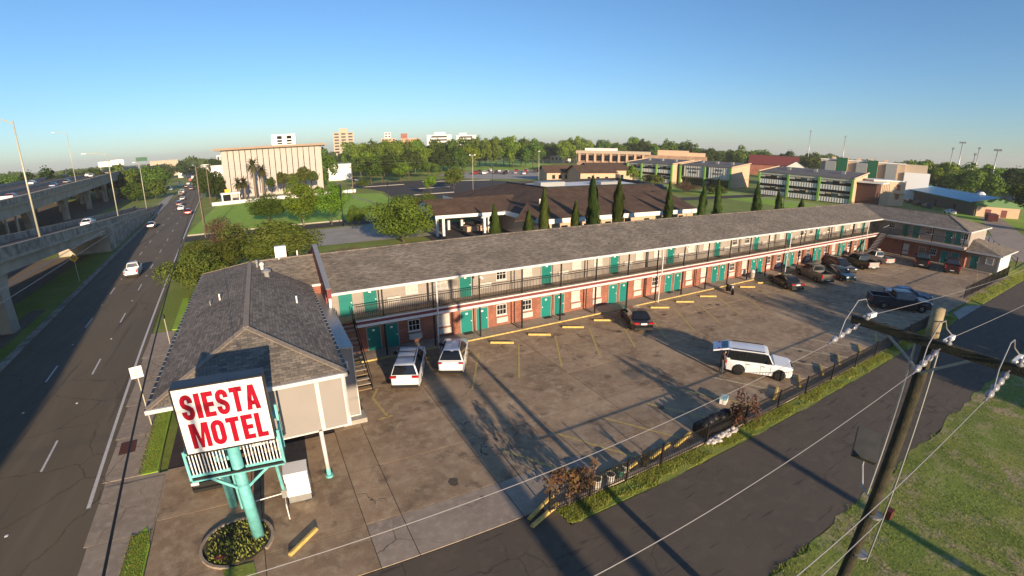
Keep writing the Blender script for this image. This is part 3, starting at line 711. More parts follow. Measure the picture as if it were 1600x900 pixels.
# block letters drawn as outlines on a 10-high grid
def rect(x0,y0,x1,y1): return [(x0,y0),(x1,y0),(x1,y1),(x0,y1)]
def arc(cx, cy, rx, ry, a0, a1, n=8): return [(cx+rx*math.cos(R(a0+(a1-a0)*i/n)), cy+ry*math.sin(R(a0+(a1-a0)*i/n))) for i in range(n+1)]
def stroke_poly(pts, w):
    """ribbon along pts, with quads"""
    out = []; P = [Vector((x,y)) for x,y in pts]; L = []; Rr = []
    for i, p in enumerate(P):
        d = (P[min(i+1,len(P)-1)] - P[max(i-1,0)]).normalized(); n = Vector((-d.y, d.x))*(w/2); L.append(p+n); Rr.append(p-n)
    for i in range(len(P)-1): out.append([tuple(L[i]), tuple(L[i+1]), tuple(Rr[i+1]), tuple(Rr[i])])
    return out
GL = {
 'I': (2.3, [rect(0,0,2.3,10)]),
 'E': (4.6, [rect(0,0,2.1,10), rect(2.1,8.1,4.6,10), rect(2.1,4.1,4.3,5.9), rect(2.1,0,4.6,1.9)]),
 'T': (5.2, [rect(0,8.1,5.2,10), rect(1.55,0,3.65,8.1)]),
 'L': (4.4, [rect(0,0,2.1,10), rect(2.1,0,4.4,1.9)]),
 'A': (5.8, [[(0,0),(2.1,0),(3.45,10),(1.7,10)], [(3.7,0),(5.8,0),(4.1,10),(3.45,10),(2.9,6.2)], rect(1.9,1.9,3.9,3.6)]),
 'M': (7.4, [rect(0,0,1.9,10), rect(5.5,0,7.4,10), [(1.9,10),(1.9,6.2),(3.1,0),(3.7,0),(3.7,3.6),(2.5,10)], [(5.5,10),(4.9,10),(3.7,3.6),(3.7,0),(4.3,0),(5.5,6.2)]]),
 'O': (5.4, stroke_poly([(1.03,5),(1.03,7.3)] + arc(2.7,7.3,1.67,1.7,180,0) + [(4.37,5),(4.37,2.7)] + arc(2.7,2.7,1.67,1.7,0,-180) + [(1.03,5)], 2.05)),
 'S': (5.2, stroke_poly([(4.15,6.6),(4.15,7.4)] + arc(2.6,7.45,1.55,1.6,0,180) + [(1.05,6.6)] + [(1.3,5.9),(2.2,5.25),(3.1,4.7),(3.95,4.0)] + [(4.15,3.3),(4.15,2.55)] + arc(2.6,2.55,1.55,1.6,0,-180) + [(1.05,3.4)], 2.0)),
}
def letters(txt, x0, x1, z0, z1, y, par, m='sign_red', t=.012, skew=0):
    ws = [GL[c][0] for c in txt]; gap = .75; tot = sum(ws) + gap*(len(txt)-1); sx = (x1-x0)/tot; sz = (z1-z0)/10; x = 0
    for c, w_ in zip(txt, ws):
        mb = MB()
        for q, poly in enumerate(GL[c][1]):
            k = len(poly); yy = y - .0004*q
            pts = [(x0+(x+px)*sx, z0+pz*sz) for px, pz in poly]
            mb.add([(a,yy-t,b) for a, b in pts]+[(a,y,b) for a, b in pts], [tuple(range(k)), tuple(range(k,2*k))[::-1]]+[(i,k+i,k+(i+1) % k,(i+1) % k) for i in range(k)])
        lpart(mb, 'letter', m, par); x += w_+gap
letters('SIESTA', -1.36, 1.38, 6.10, 7.10, -.33, sg)
letters('MOTEL', -1.28, 1.44, 4.90, 5.93, -.33, sg)
# posts, service platform with rail, braces, ladder
lpart(MB().tube((0.02,-.05,.05),(-.02,-.02,4.66),.25,.225,n=20), 'front_post', 'turquoise', sg, True)
lpart(MB().tube((-1.15,2.35,.05),(-1.15,2.3,4.4),.2,n=16), 'rear_post', 'turquoise', sg, True)
lpart(MB().box(-.5,.5,-.1,.1,4.5,4.72).box(-1.6,1.6,2.1,2.5,4.2,4.4).bar((0,0,4.55),(-1.15,2.3,4.3),.2,.2), 'head_beam', 'turquoise', sg)
plat = lpart(MB().box(-1.72,1.75,-.24,.62,3.5,3.56).box(-1.72,1.75,-.27,-.24,3.44,3.6), 'platform', 'black_metal', sg)
lpart(MB().bar((-1.72,-.29,3.48),(1.75,-.29,3.48),.05,.05), 'platform_edge', 'turquoise', plat)
ry_ = -.22
rl = lpart(MB().bar((-1.72,ry_,4.66),(-.27,ry_,4.66),.07,.1).bar((.3,ry_,4.66),(1.75,ry_,4.66),.07,.1).bar((-1.72,ry_,3.68),(-.27,ry_,3.68),.07,.1).bar((.3,ry_,3.68),(1.75,ry_,3.68),.07,.1)
      .box(-1.79,-1.69,ry_-.05,ry_+.05,3.5,4.78).box(1.70,1.80,ry_-.05,ry_+.05,3.5,5.0).bar((1.75,ry_,4.66),(1.75,.9,4.66),.07,.1).bar((1.75,ry_,3.68),(1.75,.9,3.68),.07,.1).bar((-1.74,ry_,4.66),(-1.74,.6,4.66),.07,.1).box(1.70,1.80,.85,.95,3.5,5.5), 'rail', 'turquoise', plat)
for i in range(11):
    for s0, s1 in ((-1.6,-.36), (.4,1.66)):
        x = s0+(s1-s0)*i/10
        lpart(MB().box(-.022,.022,-.022,.022,3.7,4.64), 'baluster', 'white_plain', rl, False, (x,ry_,0))
for q_ in (-1, 1): lpart(MB().bar((1.15*q_,-.1,3.44),(.12*q_,-.02,2.55),.1,.1), 'brace', 'turquoise', sg)
lpart(MB().bar((-1.6,.2,3.4),(1.6,.2,3.4),.1,.12), 'platform_beam', 'turquoise', sg)
lpart(MB().tube((1.3,1.1,1.2),(1.3,.5,3.5),.07,n=8), 'conduit', 'turquoise', sg)
lpart(MB().tube((-.72,1.9,.1),(-.72,1.9,3.6),.05), 'conduit', 'turquoise', sg)
lpart(MB().box(1.2,1.4,.95,1.2,.9,1.3), 'meter_box', 'galvanised', sg)
# planted kerb ring round the post
ring = thing('planter_bed', 'oval kerbed bed of weeds and soil round the turquoise sign post', 'planter', (-3.45,17.4,0))
mb = MB(); k = 28; rx, ry = 1.5, 1.4
oo = [(rx*math.cos(6.2832*i/k), ry*math.sin(6.2832*i/k)) for i in range(k)]
for i in range(k):
    a, b = oo[i], oo[(i+1) % k]; f = .92
    if 19 < i < 25: continue
    put('kerb_stone', MB().add([(a[0]*f,a[1]*f,0),(a[0],a[1],0),(b[0]*.998,b[1]*.998,0),(b[0]*f,b[1]*f,0),(a[0]*f,a[1]*f,.13),(a[0],a[1],.13),(b[0]*.998,b[1]*.998,.13),(b[0]*f,b[1]*f,.13)], [(4,5,6,7),(0,1,5,4),(1,2,6,5),(2,3,7,6),(3,0,4,7)]).mesh('kerb_stone','pavement'), ring)
lpart(MB().add([(p[0]*.925,p[1]*.925,.06+.02*(i % 3)) for i, p in enumerate(oo)], [tuple(range(k))]), 'soil_bed', 'soil', ring)
lpart(MB().prism([(-.6,-1.3),(.6,-1.35),(.75,-2.6),(-.2,-2.6)], 0, .05), 'turf_patch', 'grass', ring)
rs_ = random.Random(3); bl = MB()
for i in range(650):
    a = rs_.uniform(0,6.283); q = math.sqrt(rs_.random())*.86; x, y = rx*q*math.cos(a), ry*q*math.sin(a)
    if rs_.random() < .35 and y > 0: continue
    h = rs_.uniform(.05,.18); d = rs_.uniform(0,3.14); w_ = rs_.uniform(.02,.06)
    bl.add([(x-w_*math.cos(d),y-w_*math.sin(d),.1),(x+w_*math.cos(d),y+w_*math.sin(d),.1),(x+rs_.uniform(-.08,.08),y+rs_.uniform(-.08,.08),.1+h)], [(0,1,2)])
o = lpart(bl, 'weeds', 'blade', ring); o['kind'] = 'stuff'
pr = thing('pipe_rail', 'thin white pipe rail beside the turquoise sign post', 'rail', (-2.0,18.6,0))
lpart(MB().tube((-.9,.15,0),(-.9,.1,.85),.025).tube((.75,-.6,0),(.75,-.6,.85),.025).path([(-.9,.1,.85),(.75,.2,.85),(.75,-.6,.85)],.025), 'pipe', 'white_plain', pr)
bx = thing('ice_machine', 'white cabinet machine standing on the kerb behind the sign', 'machine', (-.62,19.35,0), R(-4))
lpart(MB().box(-.52,.52,-.42,.42,.42,1.62), 'cabinet', 'white_plain', bx); lpart(MB().box(-.5,.5,-.38,.4,.05,.42), 'base', 'galvanised', bx)
lpart(MB().box(-.54,.54,-.46,.44,1.62,1.68), 'lid', 'white_plain', bx); lpart(MB().path([(.55,-.3,.5),(.62,-.42,.1),(.2,-.5,.04)],.02), 'cable', 'black_metal', bx)
rr = thing('metal_frame', 'thin rusty red frame leaning in the weedy sign bed', 'frame', (-4.0,16.3,0), R(20))
lpart(MB().bar((-.15,.5,.15),(-.1,-.35,.75),.05,.05).bar((.1,.5,.15),(.12,-.35,.75),.05,.05).bar((-.15,.5,.15),(.1,.5,.15),.05,.05).bar((-.1,-.35,.75),(.12,-.35,.75),.05,.05), 'frame_bar', 'rust', rr)
lpart(MB().bar((-.12,.1,.42),(.11,.1,.42),.04,.04), 'cross_bar', 'rust', rr)

# ================================================================== FREEWAY
def xe(y): return -28.73 - .075*(y-110)                 # outer face of the ramp
def zrmp(y): return max(1.0, min(12.6, 2.7 + (150-y)*.058)) # top of the ramp parapet
ramp_ = thing('freeway_ramp', 'concrete freeway ramp with stained parapet descending beside the service road', 'ramp', (-30,60,0))
def rw(y): return 9.0 + 8.0*max(0, min(1, (70-y)/60))  # width added behind the camera to shade the ground beside the freeway
RW = 9.0
mb = MB(); mbp = MB(); mbi = MB(); mbd = MB(); yy = [-220+8*i for i in range(52)]
for a, b in zip(yy, yy[1:]):
    if b > 200: break
    za, zb_ = zrmp(a), zrmp(b)
    def blk(t, o0, o1, d0, d1):
        t.add([(xe(a)-o0,a,za+d0),(xe(a)-o1,a,za+d0),(xe(b)-o1,b,zb_+d0),(xe(b)-o0,b,zb_+d0),(xe(a)-o0,a,za+d1),(xe(a)-o1,a,za+d1),(xe(b)-o1,b,zb_+d1),(xe(b)-o0,b,zb_+d1)], [(0,1,2,3),(7,6,5,4),(0,4,5,1),(1,5,6,2),(2,6,7,3),(3,7,4,0)])
    RW = rw((a+b)/2)
    blk(mbp, .04, .36, -1.02, 0); blk(mbi, RW-.36, RW-.04, -1.02, 0); blk(mb, .0, RW, -1.3, -1.021)
    blk(mbd, .36, RW-.36, -1.021, -1.0)
    if b <= 100: blk(mb, .55, RW-.55, -2.5, -1.301)
part(mb, 'ramp_girder', 'fw_concrete', ramp_); part(mbp, 'ramp_parapet', 'fw_stained', ramp_); part(mbi, 'ramp_parapet', 'fw_stained', ramp_); part(mbd, 'ramp_deck', 'asphalt_lot', ramp_)
part(MB().bar((xe(-220)-.2,-220,12.65),(xe(-23)-.2,-23,12.65),.3,.06).bar((xe(-20.8)-.2,-20.8,12.65),(xe(150)-.2,150,2.73),.3,.06), 'parapet_coping', 'wall_tan', ramp_)
RW = 9.0
# retaining wall panels from the abutment onward
for i in range(24):
    a = 99 + 4.2*i; b = a+4.16
    if zrmp(a)-1.3 < .25: break
    part(MB().add([(xe(a)-.12,a,-.1),(xe(a)-.5,a,-.1),(xe(b)-.5,b,-.1),(xe(b)-.12,b,-.1),(xe(a)-.12,a,zrmp(a)-1.32),(xe(a)-.5,a,zrmp(a)-1.32),(xe(b)-.5,b,zrmp(b)-1.32),(xe(b)-.12,b,zrmp(b)-1.32)], [(7,6,5,4),(0,4,5,1),(1,5,6,2),(2,6,7,3),(3,7,4,0)]), 'retaining_panel', 'fw_stained', ramp_)
part(MB().add([(xe(98.9)-.2,98.9,-.1),(xe(98.9)-RW+.2,98.9,-.1),(xe(98.9)-RW+.2,98.9,zrmp(99)-2.5),(xe(98.9)-.2,98.9,zrmp(99)-2.5)], [(0,1,2,3)]).box(xe(99)-RW+.3,xe(99)-.3,98.95,103,-.1,zrmp(103)-1.4), 'abutment', 'fw_concrete', ramp_)
for y in (54.6, 12, -32, -76, -120):
    for o in (1.6, RW-1.6):
        x = xe(y)-o; zt_ = zrmp(y)-2.5
        mb = MB(); pf = [(.75,-.1),(.75,zt_*.6),(1.0,zt_*.8),(1.55,zt_)]
        mb.add([(x-.55,y-r,z) for r,z in pf]+[(x-.55,y+r,z) for r,z in pf[::-1]]+[(x+.55,y-r,z) for r,z in pf]+[(x+.55,y+r,z) for r,z in pf[::-1]], [tuple(range(8))[::-1], tuple(range(8,16))]+[(i,(i+1) % 8,8+(i+1) % 8,8+i) for i in range(8)])
        part(mb, 'pier', 'fw_concrete', ramp_)
# main freeway deck
def xf(y): return -47.6 - .105*(y-108)
def zf(y): return 9.9 + 2.1*min(1, max(0, (y-108)/150))
fw = thing('elevated_freeway', 'elevated freeway viaduct with pale parapet and flared concrete piers', 'freeway', (-60,150,0))
FW = 30
mb = MB(); mbp = MB(); mbd = MB(); mbc = MB(); mbf = MB(); mbm = MB()
yy = [-120+20*i for i in range(36)]
for a, b in zip(yy, yy[1:]):
    za, zb_ = zf(a), zf(b)
    def blk(t, o0, o1, d0, d1):
        t.add([(xf(a)-o0,a,za+d0),(xf(a)-o1,a,za+d0),(xf(b)-o1,b,zb_+d0),(xf(b)-o0,b,zb_+d0),(xf(a)-o0,a,za+d1),(xf(a)-o1,a,za+d1),(xf(b)-o1,b,zb_+d1),(xf(b)-o0,b,zb_+d1)], [(0,1,2,3),(7,6,5,4),(0,4,5,1),(1,5,6,2),(2,6,7,3),(3,7,4,0)])
    blk(mbp, 0, .3, -1.1, 0); blk(mbc, -.05, .75, 0.001, .12); blk(mbf, FW-.3, FW, -1.1, 0); blk(mb, .15, FW-.15, -1.6, -1.101); blk(mb, .8, FW-.8, -3.6, -1.601); blk(mbd, .3, FW-.3, -1.1, -1.09); blk(mbm, FW/2-.2, FW/2+.2, -1.09, -.3)
part(mb, 'girder', 'fw_concrete', fw); part(mbp, 'parapet', 'fw_stained', fw); part(mbc, 'coping', 'wall_tan', fw); part(mbf, 'far_barrier', 'pale_concrete', fw); part(mbm, 'median_barrier', 'pale_concrete', fw); part(mbd, 'deck', 'asphalt_lot', fw)  # coping pale and broad to carry the sunlit look of the parapet top
for y in (70, 104, 138, 172, 206, 240, 274):
    zt_ = zf(y)-3.6
    for o in (5, 14, 23):
        x = xf(y)-o
        pf = [(1.0,-.1),(1.0,zt_*.45),(1.5,zt_*.7),(2.6,zt_*.9),(3.6,zt_)]
        mb = MB(); k = 10
        mb.add([(x-.7,y-r,z) for r,z in pf]+[(x-.7,y+r,z) for r,z in pf[::-1]]+[(x+.7,y-r,z) for r,z in pf]+[(x+.7,y+r,z) for r,z in pf[::-1]], [tuple(range(k))[::-1], tuple(range(k,2*k))]+[(i,(i+1) % k,k+(i+1) % k,k+i) for i in range(k)])
        part(mb, 'pier', 'fw_concrete', fw)
# lamp standards
def lamp(x, y, z0, z1, arm, label, rz=0, r=.13):
    t = thing('street_light', label, 'street light', (x,y,z0), rz, 'freeway lamp standards')
    h = z1-z0
    lpart(MB().tube((0,0,.4),(0,0,h),r,r*.55,n=8), 'pole', 'lamp_pole', t, True)
    lpart(MB().box(-.3,.3,-.3,.3,0,.4), 'pole_base', 'fw_concrete', t)
    a = lpart(MB().path([(0,0,h-.3),(-arm*.4,0,h+.15),(-arm,0,h+.25)],.06), 'arm', 'lamp_pole', t)
    lpart(MB().box(-arm-.8,-arm,-.15,.15,h+.17,h+.32), 'lamp_head', 'galvanised', a)
lamp(xe(64.9)-.2, 64.9, zrmp(64.9)-.9, 20.3, 2.2, 'tall street light on the ramp parapet nearest the camera')
lamp(xe(110)-.2, 110.5, zrmp(110.5)-.9, 17.2, 3.6, 'street light on the ramp parapet above the retaining wall')
lamp(xe(150)-.2, 150.6, zrmp(150.6)-.9, 14.9, .9, 'shortest street light where the ramp wall runs out')
lamp(xf(170)-.1, 170, zf(170)-.9, 25, 3.0, 'tall thin street light standing on the viaduct parapet')
# kerbed concrete island where the ramp joins the service road
struct(MB().prism([(-32.4,160),(-30.9,160),(-38.5,240),(-40.8,240),(-37.8,200)], -.05, .16), 'traffic_island', 'pale_concrete')
# ================================================================== VEHICLES
CAR = {}
def wheel_meshes(r, w, rim):
    key = ('wheel', r, rim)
    if key not in CAR:
        t = MB(); t.lathe([(r*.60,-w/2),(r*.94,-w/2),(r,-w*.32),(r,w*.32),(r*.94,w/2),(r*.60,w/2)], n=20)
        q = MB(); q.lathe([(r*.12,w*.50),(r*.62,w*.44),(r*.63,w*.40),(r*.62,-w*.45)], n=20); q.lathe([(.05,w*.5),(.05,w*.56)], n=8)
        q.mi = 1
        for i in range(5):
            a = 6.2832*i/5; q.bar((.02*math.cos(a),.02*math.sin(a),w*.525),(r*.55*math.cos(a),r*.55*math.sin(a),w*.50),.075,.03,(0,0,1))
        CAR[key] = (t.mesh('tyre','tyre',True), q.mesh('rim',['rim_dark',rim]))
    return CAR[key]
def car_meshes(s):
    """s: dict describing one body shape. local frame: x forward, y left"""
    if s['name'] in CAR: return CAR[s['name']]
    L, W, H = s['L'], s['W'], s['H']; f, b = L/2, -L/2; gc = s.get('gc',.22); r = s.get('r',.34)
    zb = s['zb']; zh = s['zh']; cowl = s['cowl']; wt = s['wt']; rr = s['rr']; rg = s['rg']; fx, rx_ = s['fx'], s['rx']
    out = {}
    ra = r+.07
    def archpts(cx):
        return [(cx-ra*math.cos(R(a)), max(gc, r+ra*math.sin(R(a)))) for a in range(-10, 191, 25)]
    bot = [(b+.10,gc+.06)] + archpts(rx_) + archpts(fx) + [(f-.12,gc+.04)]
    if s.get('bed'):
        bx = s['bed']; top = [(f-.01,.48),(f,.62),(f-.05,zh-.22),(f-.22,zh-.06),(cowl,zh+.02),(cowl-.1,zb),(bx,zb),(bx,.78),(b+.06,.78),(b+.02,.6),(b+.02,.42)]
    else:
        zt = s['zt']
        top = [(f-.02,.42),(f,.58),(f-.04,zh-.24),(f-.2,zh-.08),(cowl,zh+.02),(cowl-.12,zb),(rg,zb),(b+.10,zt),(b+.02,zt-.12),(b,.72),(b+.03,.45)]
    ol = bot + top; n = len(ol); zc = .6
    ys = [(-W/2,.965,.96),(-W/2+.03,.988,.985),(-W/2+.10,1,1),(W/2-.10,1,1),(W/2-.03,.988,.985),(W/2,.965,.96)]
    mb = MB(); vs = []
    for y, sx, sz in ys:
        for i, (x, z) in enumerate(ol):
            k_ = i < len(bot)
            # taper nose and tail in plan
            tp = 1
            vs.append((x*sx if not k_ else x*(1-(1-sx)*.4), y*(1-.13*max(0,(abs(x)-L*.36)/(L*.14))**1.6) , z if k_ else zc+(z-zc)*sz))
    fs = []
    for j in range(len(ys)-1): fs += [(j*n+i, j*n+(i+1) % n, (j+1)*n+(i+1) % n, (j+1)*n+i) for i in range(n)]
    fs += [tuple(range(n))[::-1], tuple(range((len(ys)-1)*n, len(ys)*n))]
    mb.add(vs, fs); out['body'] = mb
    # greenhouse
    w0, w1 = W/2-.07, W/2-s.get('tumble',.24)
    def hw(z): return w0+(w1-w0)*max(0,min(1,(z-zb)/(H-zb)))
    gl = [(cowl-.05,zb-.03),(wt,H-.06),(wt-.25,H-.005),((wt+rr)/2,H),(rr+.12,H-.02),(rr,H-.06),(rg+.02,zb-.03)]
    mb = MB(); k = len(gl); vs = []
    for sgn in (-1,1):
        vs += [(x, sgn*hw(z), z) for x, z in gl]
    vs += [(x, 0, z+.025 if z > H-.1 else z) for x, z in gl]
    fs = [tuple(range(k)), tuple(range(k,2*k))[::-1]]
    for i in range(k-1): fs += [(i, i+1, 2*k+i+1, 2*k+i)[::-1], (k+i, k+i+1, 2*k+i+1, 2*k+i)]
    mb.add(vs, fs); out['cab'] = mb
    if s.get('band'): mb.m[0] = mb.m[1] = 1
    def gp(x, z, sgn, e=.012): return (x, sgn*(hw(z)+e), z)
    def lerp(a, b, t): return (a[0]+(b[0]-a[0])*t, a[1]+(b[1]-a[1])*t)
    A_, B_, D_, E_ = (cowl-.05,zb), (wt,H-.06), (rr,H-.06), (rg+.02,zb)
    z0, z1 = zb+.02, H-.11
    def xa(z): t = (z-zb)/(H-.06-zb); return lerp(A_,B_,t)[0]
    def xd(z): t = (z-zb)/(H-.06-zb); return lerp(E_,D_,t)[0]
    pil = s['pillars']; out['side'] = []
    for sgn in (-1,1):
        edges = [None]+pil+[None]
        for a, c in zip(edges, edges[1:]):
            if a is None: p0, p1 = (xa(z0)-.10,z0), (xa(z1)-.06,z1)
            else: p0, p1 = (a-.018,z0), (a-.018,z1)
            if c is None: q0, q1 = (xd(z0)+.10,z0), (xd(z1)+.07,z1)
            else: q0, q1 = (c+.018,z0), (c+.018,z1)
            if p0[0]-q0[0] < .12: continue
            if p1[0] < q1[0]+.05: p1 = (q1[0]+.05, z1)
            out['side'].append(MB().quad(gp(*p0,sgn),gp(*p1,sgn),gp(*q1,sgn),gp(*q0,sgn)))
    def cross(xb_, zb_, xt, zt_, e):
        dx, dz = xt-xb_, zt_-zb_; l = math.hypot(dx,dz); nx, nz = dz/l*e, -dx/l*e
        P0 = lerp((xb_,zb_),(xt,zt_),.07); P1 = lerp((xb_,zb_),(xt,zt_),.93)
        return MB().quad((P0[0]+nx,-hw(P0[1])+.10,P0[1]+nz),(P0[0]+nx,hw(P0[1])-.10,P0[1]+nz),(P1[0]+nx,hw(P1[1])-.10,P1[1]+nz),(P1[0]+nx,-hw(P1[1])+.10,P1[1]+nz))
    out['windscreen'] = cross(*A_, *B_, .012); out['rear_window'] = cross(*E_, *D_, -.012)
    if s.get('bed'):
        bx = s['bed']; zr_ = s['zrail']
        out['bed_side'] = [MB().box(b+.06,bx-.01,y0,y1,.70,zr_) for y0,y1 in ((-W/2+.035,-W/2+.12),(W/2-.12,W/2-.035))]
        out['tailgate'] = MB().box(b+.0,b+.07,-W/2+.08,W/2-.08,.62,zr_-.01)
        out['bed_floor'] = MB().box(b+.08,bx-.02,-W/2+.12,W/2-.12,.785,.80)
    if s.get('rails'):
        out['rails'] = [MB().bar((wt-.3,sgn*(w1-.06),H+.05),(rr+.25,sgn*(w1-.06),H+.05),.04,.05) for sgn in (-1,1)]
        if s['rails'] > 1: out['rails'] += [MB().bar((x,-w1+.06,H+.06),(x,w1-.06,H+.06),.06,.03) for x in (wt-.8, wt-1.7)]
    zl = zh-.2
    out['headlight'] = [MB().box(f-.16,f-.015,y0,y1,zl-.09,zl+.05) for y0,y1 in ((-W/2+.14,-W/2+.5),(W/2-.5,W/2-.14))]
    tz = s.get('tz', zb-.13); tw = s.get('tw',.36); th = s.get('th',.16)
    out['taillight'] = [MB().box(b-.005,b+.12,y0,y1,tz-th/2,tz+th/2) for y0,y1 in ((-W/2+.075,-W/2+.075+tw),(W/2-.075-tw,W/2-.075))]
    out['bumper'] = [MB().box(f-.12,f+.012,-W/2+.16,W/2-.16,gc+.04,gc+.2), MB().box(b-.04,b+.1,-W/2+.12,W/2-.12,gc+.06,gc+.24)]
    out['grille'] = MB().box(f-.05,f+.01,-W/2+.5,W/2-.5,zl-.2,zl+.03)
    out['plate'] = MB().box(b-.015,b+.05,-.26,.26,s.get('pz',.72)-.07,s.get('pz',.72)+.07)
    out['mirror'] = [MB().box(cowl-.55,cowl-.38,sg_*(W/2-.02)-.06,sg_*(W/2+.1)+.06,zb+.02,zb+.19) for sg_ in (-1,1)]
    out['seam'] = []; out['handle'] = []
    for sg_ in (-1,1):
        yy = sg_*(W/2+.002)
        for px in s['pillars'][:2]+[cowl-.22]:
            if abs(px-rx_) > .45: out['seam'].append(MB().box(px-.008,px+.008,yy-.004,yy+.004,gc+.2,zb-.06))
        for px in s['pillars'][:2]: out['handle'].append(MB().box(px+.08,px+.28,yy-.012,yy+.012,zb-.22,zb-.18))
    def mm(mb, nm, m, sm=False): return mb.mesh(nm, m, sm)
    R_ = dict(seam=[mm(x,'door_seam','trim_black') for x in out['seam']], handle=[mm(x,'door_handle','trim_black') for x in out['handle']], spec=s, body=mm(out['body'],'body','car_white'), cab=mm(out['cab'],'roof',['car_white','trim_black']), side=[mm(x,'side_window','glass_dark') for x in out['side']],
        windscreen=mm(out['windscreen'],'windscreen','glass_dark'), rear=mm(out['rear_window'],'rear_window','glass_dark'),
        head=[mm(x,'headlight','headlight') for x in out['headlight']], tail=[mm(x,'taillight','taillight') for x in out['taillight']],
        bumper=[mm(x,'bumper','trim_black') for x in out['bumper']], grille=mm(out['grille'],'grille','trim_black'), plate=mm(out['plate'],'number_plate','plate'),
        mirror=[mm(x,'mirror','trim_black') for x in out['mirror']], rails=[mm(x,'roof_rail','trim_black') for x in out.get('rails',[])],
        bed=[mm(x,'bed_side','car_white') for x in out.get('bed_side',[])], gate=mm(out['tailgate'],'tailgate','car_white') if 'tailgate' in out else None, floor=mm(out['bed_floor'],'bed_floor','trim_black') if 'bed_floor' in out else None)
    CAR[s['name']] = R_; return R_
def paint(o, m):
    o.material_slots[0].link = 'OBJECT'; o.material_slots[0].material = M[m]; return o
def bev(o, w=.06):
    m = o.modifiers.new('bevel','BEVEL'); m.width = w; m.segments = 3; m.limit_method = 'ANGLE'; m.angle_limit = R(28); return o
def vehicle(spec, colour, label, x, y, head, cat='car', group=None, name=None, detail=2, z=0, rim='rim', roofcol=None, gatecol=None, tailgate_open=False):
    s = SPEC[spec]; C_ = car_meshes(s)
    t = thing(name or s['kind'], label, cat, (x,y,z), math.atan2(head[1],head[0]), group)
    bd = paint(put('body', C_['body'], t), 'car_'+colour)
    cb = paint(put('roof', C_['cab'], t), 'car_'+(roofcol or colour))
    if detail > 1: bev(bd); bev(cb, .09)
    for m in C_['side']: put('side_window', m, t)
    put('windscreen', C_['windscreen'], t); put('rear_window', C_['rear'], t)
    ty, ri = wheel_meshes(s.get('r',.34), .22, rim)
    for wx in (s['fx'], s['rx']):
        for sg_ in (-1, 1):
            w_ = put('wheel', ty, t, (wx, sg_*(s['W']/2-.12), s.get('r',.34)), (R(-90*sg_),0,0))
            put('rim', ri, w_)
    if s.get('bed'):
        for m in C_['bed']: paint(put('bed_side', m, t), 'car_'+colour)
        paint(put('tailgate', C_['gate'], t), 'car_'+(gatecol or colour)); put('bed_floor', C_['floor'], t)
    for m in C_['tail']: put('taillight', m, t)
    for m in C_['head']: put('headlight', m, t)
    if detail > 0:
        for m in C_['bumper']: put('bumper', m, t)
        put('grille', C_['grille'], t); put('number_plate', C_['plate'], t)
        for m in C_['mirror']: put('mirror', m, t)
        for m in C_['rails']: put('roof_rail', m, t)
    if detail > 1:
        for m in C_['seam']: put('door_seam', m, t)
        for m in C_['handle']: put('door_handle', m, t)
    return t
